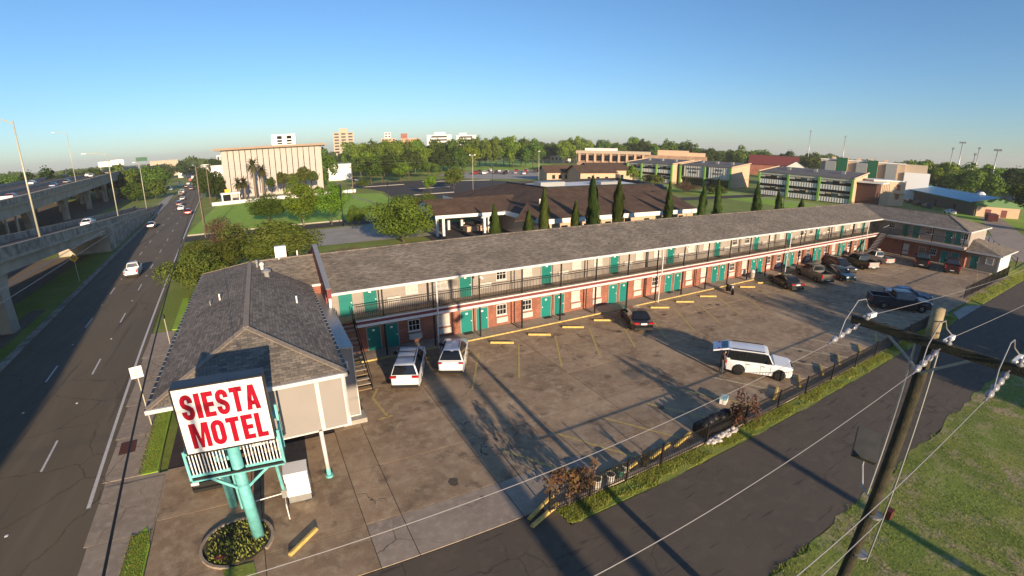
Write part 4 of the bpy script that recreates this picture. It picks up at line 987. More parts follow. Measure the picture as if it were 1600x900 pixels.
SPEC = {
 'minivan': dict(name='minivan',kind='minivan',L=5.15,W=1.99,band=1,H=1.74,zb=1.04,zh=1.04,zt=1.02,cowl=1.42,wt=.5,rr=-2.12,rg=-2.45,fx=1.62,rx=-1.42,r=.35,pillars=[.45,-.75],rails=2,tz=1.0,tw=.42,th=.13,pz=.85,tumble=.33),
 'crossover': dict(name='crossover',kind='crossover_car',band=1,L=4.6,W=1.88,H=1.67,zb=1.04,zh=1.03,zt=1.0,cowl=1.05,wt=.25,rr=-1.42,rg=-2.08,fx=1.42,rx=-1.33,r=.36,pillars=[.05,-.95],rails=1,tz=.98,tw=.3,th=.08,pz=.62,tumble=.37),
 'sedan': dict(name='sedan',kind='sedan_car',L=4.85,W=1.86,H=1.44,zb=.95,zh=.93,zt=.97,cowl=1.0,wt=.22,rr=-1.02,rg=-1.72,fx=1.48,rx=-1.38,r=.34,pillars=[-.1],tz=.86,tw=.42,th=.13,pz=.80,tumble=.32),
 'suv': dict(name='suv',kind='suv',band=1,L=4.6,W=1.95,H=1.83,zb=1.12,zh=1.14,zt=1.1,cowl=1.02,wt=.55,rr=-2.16,rg=-2.30,fx=1.42,rx=-1.36,r=.40,gc=.28,pillars=[.12,-.88],rails=1,tz=1.0,tw=.16,th=.4,pz=.9,tumble=.17),
 'bigsuv': dict(name='bigsuv',kind='suv',band=1,L=5.1,W=2.0,H=1.86,zb=1.16,zh=1.15,zt=1.12,cowl=1.25,wt=.55,rr=-2.2,rg=-2.42,fx=1.6,rx=-1.45,r=.39,gc=.27,pillars=[.1,-.95],rails=1,tz=1.1,tw=.2,th=.4,pz=.9,tumble=.24),
 'pickup': dict(name='pickup',kind='pickup_truck',L=5.75,W=2.0,H=1.88,zb=1.20,zh=1.17,zt=1.1,cowl=1.38,wt=.72,rr=-.78,rg=-.92,fx=1.85,rx=-1.75,r=.40,gc=.3,pillars=[-.02],bed=-.98,zrail=1.30,tz=1.02,tw=.14,th=.46,pz=.55,tumble=.28),
 'longpickup': dict(name='longpickup',kind='pickup_truck',L=6.1,W=2.03,H=1.95,zb=1.25,zh=1.22,zt=1.1,cowl=1.75,wt=1.1,rr=-.62,rg=-.74,fx=2.05,rx=-1.75,r=.42,gc=.33,pillars=[.28],bed=-.82,zrail=1.36,tz=1.08,tw=.14,th=.46,pz=.58,tumble=.28),
 'oldpickup': dict(name='oldpickup',kind='pickup_truck',L=5.3,W=1.85,H=1.72,zb=1.06,zh=1.03,zt=1.0,cowl=1.2,wt=.55,rr=-.4,rg=-.55,fx=1.6,rx=-1.55,r=.36,gc=.28,pillars=[-.0],bed=-.6,zrail=1.12,tz=.92,tw=.14,th=.36,pz=.5,tumble=.27),
 'hatch': dict(name='hatch',kind='hatchback_car',L=4.2,W=1.78,H=1.5,zb=.98,zh=.95,zt=.96,cowl=1.0,wt=.3,rr=-1.55,rg=-1.85,fx=1.3,rx=-1.25,r=.32,pillars=[0.0,-.95],tz=.9,tw=.3,th=.16,pz=.7,tumble=.28),
}
ST = (.46,.888)          # nose direction of the angled stalls along the motel
vehicle('minivan','white','white minivan with roof rack parked by the outside stair', 7.75, 29.3, (.40,.917), 'minivan')
vehicle('crossover','white','white crossover with dark sloping rear window parked beside the white minivan', 11.15, 29.55, (.46,.888), 'car')
vehicle('sedan','black','black sedan parked alone under the balcony in mid lot', 28.0, 29.1, (.45,.893), 'car')
vehicle('sedan','grey','dark grey sedan, nearest of the cars parked along the far doors', 51.6, 29.0, (.40,.917), 'car')
vehicle('pickup','champagne','champagne pickup truck with closed tailgate beside the dark grey sedan', 58.3, 29.0, (.45,.893), 'pickup')
vehicle('hatch','teal','dark teal car facing the lot in front of the black SUV', 61.6, 27.2, (-.40,-.917), 'car')
vehicle('bigsuv','black','black SUV with its headlights facing the lot among the parked trucks', 65.3, 29.2, (-.42,-.91), 'SUV')
vehicle('pickup','black','black pickup truck with pale tailgate beside the silver pickup', 71.3, 29.0, (.42,.91), 'pickup', gatecol='silver')
vehicle('oldpickup','silver','silver pickup truck parked nearest the inner corner of the motel', 77.4, 29.0, (.40,.917), 'pickup')
vehicle('longpickup','black','black pickup truck parked nose-in at the wing, nearer the stair', 82.4, 24.2, (.96,.28), 'pickup')
vehicle('pickup','maroon','dark maroon pickup truck parked nose-in at the end of the wing', 82.9, 20.3, (.96,.28), 'pickup')
vehicle('longpickup','navy','dark navy pickup truck by the fence, nose to the street', 55.3, 17.6, (.64,-.77), 'pickup')
vehicle('sedan','blue','blue car half hidden behind the dark navy pickup', 59.9, 18.3, (.62,-.785), 'car')
suv = vehicle('suv','white','white SUV with its tailgate raised at the back of the lot', 28.8, 17.2, (.62,-.785), 'SUV', rim='rim_dark')
# raised tailgate: hinged at the rear edge of the roof
tg = lpart(MB().box(-1.12,0,-.78,.78,-.06,.04), 'tailgate', 'car_white', suv, False, (-2.12,0,1.84), (0,R(-14),0))
put('tailgate_window', MB().box(-.55,-.1,-.62,.62,.041,.055).mesh('tailgate_window','glass_blue'), tg)
put('tailgate_light', MB().box(-.8,-.62,.45,.72,.041,.06).mesh('tailgate_light','taillight'), tg)
put('tailgate_light', MB().box(-.8,-.62,-.72,-.45,.041,.06).mesh('tailgate_light','taillight'), tg)
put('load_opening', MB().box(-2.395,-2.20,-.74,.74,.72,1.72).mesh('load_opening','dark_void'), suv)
vehicle('sedan','black','black car in the shade under the office canopy behind the sign', -4.5, 23.6, (-.05,-1), 'car')
# service road traffic
RD = (-.075,1)
vehicle('oldpickup','pearl','white pickup truck driving away on the service road nearest the camera', -19.1, 75.2, RD, 'pickup', group='service road traffic')
vehicle('hatch','grey','grey car in the left lane of the service road beside the ramp wall', -26.6, 127.5, RD, 'car', 'service road traffic')
vehicle('crossover','red','red car with a dark rear window ahead in the right lane', -21.2, 150, RD, 'car', 'service road traffic')
vehicle('sedan','white','white car just ahead of the red car', -25.2, 165, RD, 'car', 'service road traffic', detail=1)
vehicle('bigsuv','maroon','maroon SUV in the middle lane behind the white car', -27.8, 180, RD, 'SUV', 'service road traffic', detail=1)
vehicle('sedan','silver','silver car in the middle lane before the crossing', -30.5, 206, RD, 'car', 'service road traffic', detail=1)
rc = random.Random(11)
for i in range(16):
    y = 232 + 16*i + rc.uniform(-5,5); o = rc.choice((-1.7,-4.7,-8.0)); xx = xr(y)+o - (y-200)*.022
    c_ = rc.choice(['white','silver','red','black','grey','maroon'])
    vehicle(rc.choice(['sedan','bigsuv','hatch','pickup']), c_, '%s car queuing in the distant traffic of the service road' % {'pearl':'white'}.get(c_,c_), xx, y, RD, 'car', 'distant queue on the service road', detail=0)
for i, (y, o, c_) in enumerate(((92,24,'blue'),(101,25,'silver'),(128,4,'red'),(170,6,'blue'),(190,7,'grey'),(208,22,'white'),(236,8,'silver'),(250,12,'white'),(262,6,'black'),(276,11,'white'),(290,7,'silver'),(300,20,'black'))):
    vehicle('sedan' if i % 2 else 'hatch', c_, '%s car driving on the elevated freeway deck%s' % (c_, ', nearest of the freeway cars' if i == 0 else ''), xf(y)-o, y, (-.105,1) if o < 15 else (.105,-1), 'car', 'cars on the freeway', detail=0, z=zf(y)-1.09)
vehicle('sedan','white','white car with red tail lights going up the ramp beside the parapet', xe(103)-4.0, 103, RD, 'car', 'service road traffic', z=zrmp(103)-1.0)
for i, (x, y, c_) in enumerate(((-46.5,281,'silver'),(-50.5,300,'blue'),(-47,318,'white'),(-52,350,'black'))):
    vehicle('sedan', c_, '%s car waiting at the far end of the ramp' % c_, x, y, (.07,-1), 'car', 'cars beyond the ramp', detail=0)
# parked cars in the lots beyond
vehicle('pickup','silver','silver pickup truck with white wheels alone in the dark lot beyond the motel', 66.5, 139, (1,.05), 'pickup')
vehicle('bigsuv','white','white van parked beside the bank drive in the distance', 43, 236, (.9,-.3), 'van', detail=1)
vehicle('bigsuv','white','white truck parked behind the white van in the distance', 39, 252, (.9,-.3), 'van', detail=1)
k = 0
for row in range(4):
    for j in range(9):
        if rc.random() < .22: continue
        c_ = rc.choice(['white','black','grey','silver','black','navy','white','red'])
        x = 103 + 4.2*j + row*7.5; y = 244 - 3.4*j + row*7.0 - 6*(row % 2)
        vehicle(rc.choice(['sedan','bigsuv','hatch','pickup']), c_, '%s car parked in the far lot beyond the brown roofs' % c_, x, y, (.55,.83), 'car', 'cars in the far parking lot', detail=0)
vehicle('bigsuv','black','black SUV parked in front of the first school block', 131, 128, (.2,-1), 'SUV', detail=1)
for i, (x, y, c_) in enumerate(((202,68,'black'),(196,63,'black'),(190,58,'grey'),(178.5,47.5,'white'))):
    vehicle('sedan', c_, '%s car parked beside the blue-roofed building%s' % (c_, ('', ', next to the tan stair tower', '', '')[i]), x, y, (.77,.64), 'car', 'cars by the blue-roofed building', detail=0)

# motorcycle at the walkway
mc = thing('motorcycle', 'black motorcycle parked beside the walkway kerb', 'motorcycle', (43.2,30.6,0), math.atan2(-.86,-.5))
for x in (-.7,.75):
    w_ = lpart(MB().lathe([(.2,-.06),(.31,-.06),(.33,0),(.31,.06),(.2,.06)], n=18), 'wheel', 'tyre', mc, True, (x,0,.33), (R(90),0,0))
    lpart(MB().lathe([(.04,-.05),(.205,-.04),(.205,.04),(.04,.05)], n=14), 'rim', 'rim', w_)
lpart(MB().bar((-.7,.0,.35),(-.1,0,.45),.1,.1).bar((-.1,0,.4),(.45,0,.75),.09,.09).box(-.25,.28,-.17,.17,.28,.58), 'engine_frame', 'trim_black', mc)
lpart(MB().lathe([(.05,-.28),(.15,-.2),(.17,0),(.13,.2),(.05,.27)], n=10), 'fuel_tank', 'car_black', mc, True, (.2,0,.82), (0,R(82),0))
lpart(MB().box(-.62,-.05,-.14,.14,.7,.80).box(-.95,-.55,-.12,.12,.68,.78), 'seat', 'trim_black', mc)
lpart(MB().tube((.75,-.09,.33),(.5,-.09,.98),.025).tube((.75,.09,.33),(.5,.09,.98),.025).path([(.4,-.38,1.08),(.5,-.15,1.05),(.5,.15,1.05),(.4,.38,1.08)],.02), 'fork_and_bars', 'steel', mc)
lpart(MB().lathe([(.03,0),(.09,.04),(.1,.1)], n=12), 'headlamp', 'headlight', mc, True, (.56,0,.86), (0,R(90),0))
lpart(MB().bar((-.95,.14,.35),(.05,.16,.3),.07,.07), 'exhaust', 'steel', mc); lpart(MB().box(-1.02,-.96,-.08,.08,.6,.68), 'tail_lamp', 'taillight', mc)

# person standing at the raised tailgate
def person(label, x, y, rz):
    J = [(0,0,.96),(0,.02,1.16),(0,.05,1.36),(.02,.07,1.48),(.03,.10,1.62),      # 0-4 pelvis, waist, chest, neck, head
         (-.17,.05,1.40),(-.25,.02,1.13),(-.20,.24,1.04),(-.15,.32,1.05),          # 5-8 right arm bent forward
         (.17,.05,1.40),(.24,.06,1.13),(.20,.28,1.08),(.14,.36,1.12),             # 9-12 left arm
         (-.09,0,.90),(-.11,.03,.50),(-.12,-.02,.09),(-.13,.13,.05),              # 13-16 right leg
         (.09,0,.90),(.12,.06,.50),(.13,.02,.09),(.15,.17,.05),(.03,.13,1.74)]     # 17-20 left leg, 21 crown
    E_ = [(0,1),(1,2),(2,3),(3,4),(4,21),(2,5),(5,6),(6,7),(7,8),(2,9),(9,10),(10,11),(11,12),(0,13),(13,14),(14,15),(15,16),(0,17),(17,18),(18,19),(19,20)]
    rad = [(.16,.12),(.145,.11),(.17,.12),(.06,.06),(.085,.10),(.075,.075),(.055,.055),(.042,.042),(.032,.045),(.075,.075),(.055,.055),(.042,.042),(.032,.045),(.10,.10),(.07,.07),(.05,.05),(.04,.03),(.10,.10),(.07,.07),(.05,.05),(.04,.03),(.06,.07)]
    me = bpy.data.meshes.new('person'); me.from_pydata(J, E_, []); o = bpy.data.objects.new('tmp', me); COL.objects.link(o)
    sk = o.modifiers.new('skin','SKIN')
    for v, r_ in zip(me.skin_vertices[0].data, rad): v.radius = r_
    me.skin_vertices[0].data[0].use_root = True
    o.modifiers.new('sub','SUBSURF').levels = 2
    dg = bpy.context.evaluated_depsgraph_get(); ev = o.evaluated_get(dg); nm = bpy.data.meshes.new_from_object(ev)
    bpy.data.objects.remove(o)
    nm.materials.clear()
    for m in ('jacket','jeans','skin','hair','trim_black'): nm.materials.append(M[m])
    for p in nm.polygons:
        c = p.center; p.use_smooth = True
        p.material_index = 4 if c.z < .12 else 1 if c.z < .98 and abs(c.y) < .2 else 2 if (c.y > .26 and c.z < 1.2) or c.z > 1.47 else 0
        if c.z > 1.66 or (c.z > 1.52 and c.y < .07): p.material_index = 3
    b_ = put('person', nm, None, (x,y,.024), (0,0,rz)); tag(b_, label, 'person')
    fg = MB()
    for hx, hy, hz in ((-.15,.34,1.05),(.14,.38,1.12)):
        for i in range(4): fg.tube((hx-.03+.02*i,hy,hz),(hx-.03+.02*i,hy+.07+(.01 if i in (1,2) else 0),hz-.02),.009,.007,n=5)
        fg.tube((hx+.045*(1 if hx < 0 else -1),hy-.03,hz),(hx+.065*(1 if hx < 0 else -1),hy+.02,hz-.01),.01,.008,n=5)
    h_ = put('fingers', fg.mesh('fingers','skin'), b_); h_['kind'] = 'stuff'
    return b_
person('person in a dark jacket standing at the raised tailgate of the white SUV', 26.45, 18.55, R(-120))
tag(put('parcel', MB().box(-.16,.16,-.12,.12,-.08,.1).mesh('parcel','white_plain'), None, (26.78,18.38,1.12), (0,0,R(-120))), 'small white parcel held by the person at the white SUV', 'parcel')
# ================================================================== PROPS
me_stop = MB().add([(-.92,-.09,0),(.92,-.09,0),(.92,.09,0),(-.92,.09,0),(-.9,-.055,.14),(.9,-.055,.14),(.9,.055,.14),(-.9,.055,.14)], [(0,3,2,1),(4,5,6,7),(0,1,5,4),(1,2,6,5),(2,3,7,6),(3,0,4,7)]).mesh('wheel_stop','yellow_paint')
front = [12.05,15.72,19.15,22.5,25.85,32.75,36.3,39.9,46.85,50.3]
fl = ['yellow wheel stop between the white crossover and the walkway', 'yellow wheel stop, first to the right of the white crossover', 'yellow wheel stop, second to the right of the white crossover', 'yellow wheel stop, third to the right of the white crossover', 'yellow wheel stop touching the shadow left of the black sedan',
      'yellow wheel stop just right of the black sedan', 'yellow wheel stop, second to the right of the black sedan', 'yellow wheel stop left of the motorcycle', 'yellow wheel stop right of the motorcycle', 'yellow wheel stop before the dark grey sedan']
for x, l in zip(front, fl):
    tag(put('wheel_stop', me_stop, None, (x,30.87,.026), (0,0,R(-30))), l, 'wheel stop', 'yellow wheel stops along the walkway')
wsl = ['under the nose of the white minivan']
tag(put('wheel_stop', me_stop, None, (8.95,31.3,.026), (0,0,R(-28))), 'yellow wheel stop in the shade between the two white cars', 'wheel stop', 'yellow wheel stops along the walkway')
od = ['first', 'second', 'third', 'fourth', 'fifth', 'sixth', 'seventh']
for i, (x, y) in enumerate(((27.1,14.5),(30.1,14.55),(33.25,14.6),(36.2,14.75),(39.9,14.8),(43.7,15.0),(47.6,15.15))):
    tag(put('wheel_stop', me_stop, None, (x,y,.026), (0,0,R(30+rnd.uniform(-5,5)))), 'yellow wheel stop by the fence, %s in the row right of the red-leaved shrub' % od[i], 'wheel stop', 'yellow wheel stops along the fence')
for i, (x, y, a, l) in enumerate(((13.0,14.25,8,'yellow wheel stop behind the white buckets at the fence'),(14.3,14.05,14,'yellow wheel stop right of the white buckets at the fence'),(16.3,14.2,14,'yellow wheel stop lying in the long shadow beside the fence, left half'),(18.1,14.3,16,'yellow wheel stop lying in the long shadow beside the fence, right half'))):
    tag(put('wheel_stop', me_stop, None, (x,y,.026), (0,0,R(a))), l, 'wheel stop', 'loose wheel stops by the fence')
tag(put('wheel_stop', me_stop, None, (8.75,13.35,.03), (0,0,R(20))), 'yellow wheel stop dumped at the fence end, lower one', 'wheel stop', 'loose wheel stops by the fence')
tag(put('wheel_stop', me_stop, None, (8.85,13.85,.03), (0,0,R(24))), 'yellow wheel stop dumped at the fence end, upper one', 'wheel stop', 'loose wheel stops by the fence')
tag(put('wheel_stop', MB().add([(-.82,-.08,0),(.82,-.08,0),(.82,.08,0),(-.82,.08,0),(-.8,-.05,.14),(.8,-.05,.14),(.8,.05,.14),(-.8,.05,.14)], [(0,3,2,1),(4,5,6,7),(0,1,5,4),(1,2,6,5),(2,3,7,6),(3,0,4,7)]).mesh('wheel_stop','yellow_paint'), None, (-.85,16.35,.03), (0,0,R(41))), 'faded yellow wheel stop lying alone near the turquoise sign post', 'wheel stop')

# fence along the street
fence = thing('fence', 'black iron picket fence between the motel lot and the street verge', 'fence', (30,13.35,0))
px = [9.0,11.15,13.3,15.55,18.9,22.3,25.66,28.9,32.4,36.1,39.6,43.1,46.8,50.6,54.6]
for i, x in enumerate(px):
    part(MB().box(x-.04,x+.04,13.36,13.44,0,1.28), 'post', 'black_metal', fence)
for i, (a, b) in enumerate(zip(px, px[1:])):
    for z in (.18, 1.12): part(MB().box(a+.04,b-.04,13.385,13.415,z-.02,z+.02), 'rail', 'black_metal', fence)
    mb = MB(); n = int((b-a)/.125)
    for j in range(1, n):
        x = a+(b-a)*j/n; mb.box(x-.011,x+.011,13.389,13.411,.1,1.2)
    q = part(mb, 'pickets', 'black_metal', fence); q['kind'] = 'stuff'
part(MB().box(8.9,58,13.46,13.72,-.02,.1), 'fence_kerb', 'pavement', fence)
f2 = thing('fence', 'black chain fence running past the white annex wall', 'fence', (75,14.5,0))
for x in (67,70,73,76,79,82,85,88): part(MB().box(x-.035,x+.035,14.4,14.47,0,1.5), 'post', 'black_metal', f2)
part(MB().box(67,88,14.42,14.45,1.42,1.47), 'rail', 'black_metal', f2); part(MB().box(67,88,14.42,14.45,.1,.14), 'rail', 'black_metal', f2)
mb = MB()
for j in range(140): mb.box(67+.15*j-.008,67+.15*j+.008,14.425,14.445,.1,1.45)
q = part(mb, 'pickets', 'black_metal', f2); q['kind'] = 'stuff'
f3 = thing('fence', 'brown pipe rail fence beyond the white annex', 'fence', (112,19,0))
for i in range(8):
    x = 98+4.4*i; y = 15.4+1.75*i; part(MB().box(x-.06,x+.06,y-.06,y+.06,0,1.5), 'post', 'rust', f3)
part(MB().bar((98,15.4,1.4),(128.8,27.65,1.4),.1,.1), 'rail', 'wall_tan', f3); part(MB().bar((98,15.4,.7),(128.8,27.65,.7),.05,.05), 'rail', 'rust', f3)

def bucket(x, y, r, h, m, label):
    t = thing('bucket', label, 'bucket', (x,y,.07), 0, 'buckets by the fence')
    lpart(MB().lathe([(r*.8,0),(r*.82,.02),(r,h),(r*1.08,h),(r*1.08,h-.04),(r*.98,h-.06),(r*.97,h-.001)], n=16), 'tub', m, t, True)
    lpart(MB().lathe([(r*.05,h-.05),(r*.9,h-.03),(r*.9,h+.004)], n=14), 'soil', 'soil', t)
bucket(11.72,13.68,.22,.5,'bucket_white','white bucket standing alone left of the fence post')
bucket(12.55,13.7,.21,.42,'bucket_white','squat white bucket right of the fence post')
bucket(13.2,13.75,.19,.4,'bucket_green','dark green bucket between the two white buckets')
bucket(13.62,13.85,.2,.45,'bucket_white','white bucket right of the green bucket')
bucket(14.75,13.75,.2,.4,'pole_wood','brown tub with a dead plant inside the fence')
dp = MB(); r6 = random.Random(6)
for i in range(30):
    dp.bar((14.75,13.75,.45),(14.75+r6.uniform(-.35,.35),13.75+r6.uniform(-.3,.3),.45+r6.uniform(.2,.6)),.012,.012)
tag(put('dead_plant', dp.mesh('dead_plant','pole_wood')), 'dead twiggy plant in the brown tub', 'plant')
cb = thing('cool_box', 'small pale blue box left on the lot near the fence', 'box', (23.3,15.75,.026), R(25))
lpart(MB().box(-.3,.3,-.2,.2,0,.3), 'tub', 'white_plain', cb); lpart(MB().box(-.32,.32,-.22,.22,.3,.4), 'lid', 'box_blue', cb)
rb = thing('rubble_pile', 'pale broken rubble heaped under the fence in the grass', 'rubble', (20,13.2,0))
r7 = random.Random(7)
for i in range(26):
    x = -1.1+2.3*i/25+r7.uniform(-.1,.1); s_ = r7.uniform(.1,.24)
    put('rubble_piece', MB().lathe([(s_*.3,-s_*.4),(s_,-s_*.1),(s_*.9,s_*.3),(s_*.2,s_*.6)], n=6).mesh('rubble_piece','rubble'), rb, (x,r7.uniform(-.18,.2),.14+r7.uniform(0,.12)), (r7.uniform(-.5,.5),r7.uniform(-.5,.5),r7.uniform(0,6)))
pd = thing('black_tarp_bin', 'low black bin heaped with dark bags inside the fence near the rubble', 'bin', (20.5,14.15,0))
lpart(MB().box(-1.3,1.3,-.5,.5,.03,.55), 'bin', 'trim_black', pd)
for i in range(5): lpart(MB().lathe([(.05,-.2),(.3,-.05),(.32,.12),(.1,.28)], n=8), 'bag', 'trim_black', pd, True, (-1.0+.5*i,r7.uniform(-.15,.15),.6))
bin_ = thing('litter_bin', 'grey litter bin with domed lid on the far walkway', 'bin', (50.6,32.9,.12))
lpart(MB().lathe([(.27,0),(.3,.05),(.3,.75)], n=14), 'drum', 'fw_concrete', bin_, True); lpart(MB().lathe([(.3,.75),(.31,.8),(.2,1.0),(.05,1.05)], n=14), 'lid', 'bucket_white', bin_, True)
ub = thing('barrel', 'pale barrel standing behind the silver pickup near the inner corner', 'barrel', (83.4,31.2,0))
lpart(MB().lathe([(.3,0),(.34,.3),(.34,.7),(.3,1.0)], n=12), 'drum', 'wall_tan', ub, True); lpart(MB().lathe([(.3,1.0),(.3,1.03),(.05,1.04)], n=12), 'lid', 'white_plain', ub)

# roadside signs
rsn = thing('road_sign', 'white rectangular road sign on a thin post beside the sidewalk', 'road sign', (-8.62,29.4,0), R(14))
lpart(MB().box(-.03,.03,-.03,.03,0,3.2), 'post', 'lamp_pole', rsn)
p_ = lpart(MB().box(-.33,.33,-.06,-.035,3.15,3.85), 'panel', 'white_plain', rsn)
for i, (w_, h_) in enumerate(((.12,.05),(.2,.05),(.17,.05))): put('lettering', MB().box(-w_,w_,-.066,-.06,3.66-.17*i,3.66-.17*i+h_).mesh('lettering','galvanised'), p_)
bp = thing('street_marker', 'thin pale post with a black finial beside the office roof', 'post', (-9.55,43.5,0))
lpart(MB().tube((0,0,0),(0,0,2.3),.04), 'post', 'lamp_pole', bp); lpart(MB().box(-.05,.05,-.2,.2,2.3,2.6), 'finial', 'black_metal', bp)
ws = thing('warning_sign', 'yellow diamond warning sign with black arrows under the freeway ramp', 'road sign', (-26.3,75.4,0), R(20))
lpart(MB().box(-.04,.04,-.03,.03,0,3.0), 'post', 'galvanised', ws)
dm = lpart(MB().add([(0,-.06,2.62),(.58,-.06,3.2),(0,-.06,3.78),(-.58,-.06,3.2),(0,-.03,2.62),(.58,-.03,3.2),(0,-.03,3.78),(-.58,-.03,3.2)], [(0,1,2,3),(7,6,5,4),(0,4,5,1),(1,5,6,2),(2,6,7,3),(3,7,4,0)]), 'panel', 'warning_yellow', ws)
put('arrow', MB().bar((-.12,-.067,2.98),(-.2,-.067,3.3),.01,.075,(1,0,0)).add([(-.34,-.068,3.28),(-.07,-.068,3.3),(-.22,-.068,3.5)], [(0,1,2)]).mesh('arrow','ink'), dm)
put('arrow', MB().bar((.12,-.067,2.98),(.08,-.067,3.3),.01,.075,(1,0,0)).add([(-.05,-.068,3.28),(.22,-.068,3.3),(.07,-.068,3.52)], [(0,1,2)]).mesh('arrow','ink'), dm)

# utility pole near the camera, with crossarm, insulators and wires
up = thing('utility_pole', 'weathered wooden utility pole with crossarm in the right foreground', 'utility pole', (11.75,2.92,0))
lpart(MB().tube((-.07,.27,-.2),(0,0,11.35),.165,.135,n=16,caps=False), 'pole', 'pole_wood', up, True)
lpart(MB().tube((0,0,11.35),(0,0,12.05),.135,.13,n=16), 'pole_top', 'pole_cut', up, True)
ca = lpart(MB().box(-.27,-.13,-1.85,1.68,11.24,11.42), 'crossarm', 'pole_wood', up)
lpart(MB().bar((-.15,-.9,11.25),(-.12,0,10.6),.04,.05).bar((-.15,.9,11.25),(-.12,0,10.6),.04,.05), 'arm_brace', 'galvanised', up)
WY = (1.45, -.28, -1.5)
def sag(p, q, d, n=24):
    p = Vector(p); q = Vector(q); return [p.lerp(q, i/n) + Vector((0,0,-4*d*(i/n)*(1-i/n))) for i in range(n+1)]
for k, yv in enumerate(WY):
    for sgn, nm in ((-1,'strain_insulator'),(1,'dead_end_clamp')):
        if sgn < 0:
            mb = MB(); mb.tube((-.3,yv,11.3),(-1.75,yv,11.12),.02,n=6)
            ins = lpart(mb, nm, 'insulator_grey', up)
            for j in range(4):
                x = -.6-.30*j
                lpart(MB().lathe([(.03,-.12),(.062,-.08),(.07,.0),(.035,.1)], n=12), 'insulator_disc', 'porcelain' if j else 'insulator_grey', ins, True, (x,yv,11.27-.033*j), (0,R(-97),0))
        else:
            ins = lpart(MB().bar((-.1,yv,11.4),(.55,yv,11.38),.07,.1), nm, 'white_plain', up)
    lpart(MB().path([(-1.3,yv,11.2),(-1.0,yv+.06,11.5),(-.4,yv+.1,11.85),(.1,yv+.12,11.8),(.25,yv+.1,11.6),(.5,yv,11.4)],.014,5), 'jumper', 'wire', up)
    lpart(MB().lathe([(.04,0),(.07,.04),(.03,.08),(.06,.12),(.03,.16)], n=10), 'pin_insulator', 'porcelain', up, True, (-.25,yv-.12,11.42))
    wn = ('far-side overhead wire crossing above the motel driveway', 'middle overhead wire crossing above the side street', 'near overhead wire crossing above the vacant grass')[k]
    w_ = put('overhead_wire', MB().path(sag((10.0,2.92+yv,11.12),(-60,2.92+yv+1.2,11.0),1.0,40),.007,4).mesh('overhead_wire','wire')); tag(w_, wn, 'wire', 'overhead wires')
    w2 = put('overhead_wire', MB().path(sag((12.3,2.92+yv,11.38),(62,2.92+yv-.4,11.0),.9,40),.008,4).mesh('overhead_wire','wire')); tag(w2, wn.replace('crossing above','leaving rightward over').replace('the motel driveway','the parked cars').replace('the vacant grass','the vacant corner'), 'wire', 'overhead wires')
lpart(MB().tube((.02,-.2,5.2),(.02,-.19,11.2),.022,n=6).path([(-.1,.24,11.3),(-.14,.26,9),(-.2,.27,7.2)],.03), 'ground_wire', 'galvanised', up)
fl_ = lpart(MB().box(-.3,.3,-.42,.42,-.07,.07), 'flood_light', 'flood_grey', up, False, (.55,.85,8.0), (R(35),R(10),R(-62)))
put('lens', MB().box(-.27,.27,-.38,.38,-.08,-.07).mesh('lens','glass_dark'), fl_)
lpart(MB().path([(0,.2,7.0),(.1,.5,7.1),(.4,.75,7.5),(.5,.8,7.9)],.025), 'lamp_bracket', 'galvanised', up)
for z in (6.6, 5.3): lpart(MB().tube((0,0,z),(0,0,z+.05),.185,n=14), 'band', 'galvanised', up)
lpart(MB().box(.1,.3,-.32,-.15,6.6,6.85), 'splice_box', 'rust', up)
tag(put('telephone_cable', MB().path(sag((11.6,2.7,6.75),(-60,3.6,6.6),1.2,40),.012,4).mesh('telephone_cable','wire')), 'low telephone cable running left from the utility pole', 'cable')
# poles and wires along the service road
def upole(x, y, h, label, arms=1, r=.16):
    t = thing('utility_pole', label, 'utility pole', (x,y,0), R(4), 'utility poles')
    lpart(MB().tube((0,0,-.1),(0,0,h),r,r*.65,n=10), 'pole', 'pale_bark', t, True)
    for i in range(arms): lpart(MB().box(-1.3,1.3,-.06,.06,h-.6-1.2*i,h-.46-1.2*i), 'crossarm', 'pole_wood', t)
    for xx in (-1.1,1.1): lpart(MB().lathe([(.04,0),(.07,.06),(.03,.16)], n=8), 'insulator', 'porcelain', t, True, (xx,0,h-.46))
    return t
upole(-12.0,102.0,13.6,'wooden utility pole at the street corner with leaning stay')
upole(-17.5,176,12.5,'wooden utility pole beside the bank drive'); upole(-26,250,12,'distant wooden utility pole along the service road')
upole(27.6,160,10,'wooden utility pole at the edge of the dark lot')
tag(put('pole_stay', MB().tube((-11.5,101.2,0),(-12,102,9.5),.09,.07).mesh('pole_stay','pole_wood')), 'leaning wooden stay against the corner utility pole', 'pole')
for i, (dx, z0, z1, l) in enumerate(((-2.4,12.6,12.3,'white overhead wire above the right lanes of the service road'),(-6.9,12.4,12.0,'white overhead wire above the median grass'),(-9.2,12.2,11.6,'white overhead wire nearest the freeway ramp'))):
    tag(put('overhead_wire', MB().path(sag((-12.0,102,13.0),(-4.6+dx*.35,-6,z1),.8,50),.008,4).mesh('overhead_wire','wire')), l, 'wire', 'overhead wires along the road')
tag(put('black_cable', MB().path(sag((-12.0,102,10.4),(-1.95,-3,10.2),.35,60),.022,5).mesh('black_cable','wire_dark')), 'thick black cable hanging above the sidewalk between road and office', 'cable')
for i, y in enumerate((150,158)):
    tag(put('overhead_wire', MB().path(sag((-17.5,176,12.2-.8*i),(120,150-6*i,11.5-.8*i),1.2,40),.012,4).mesh('overhead_wire','wire')), 'thin pale wire crossing in front of the bank, %s' % ('upper' if i == 0 else 'lower'), 'wire', 'wires in front of the bank')
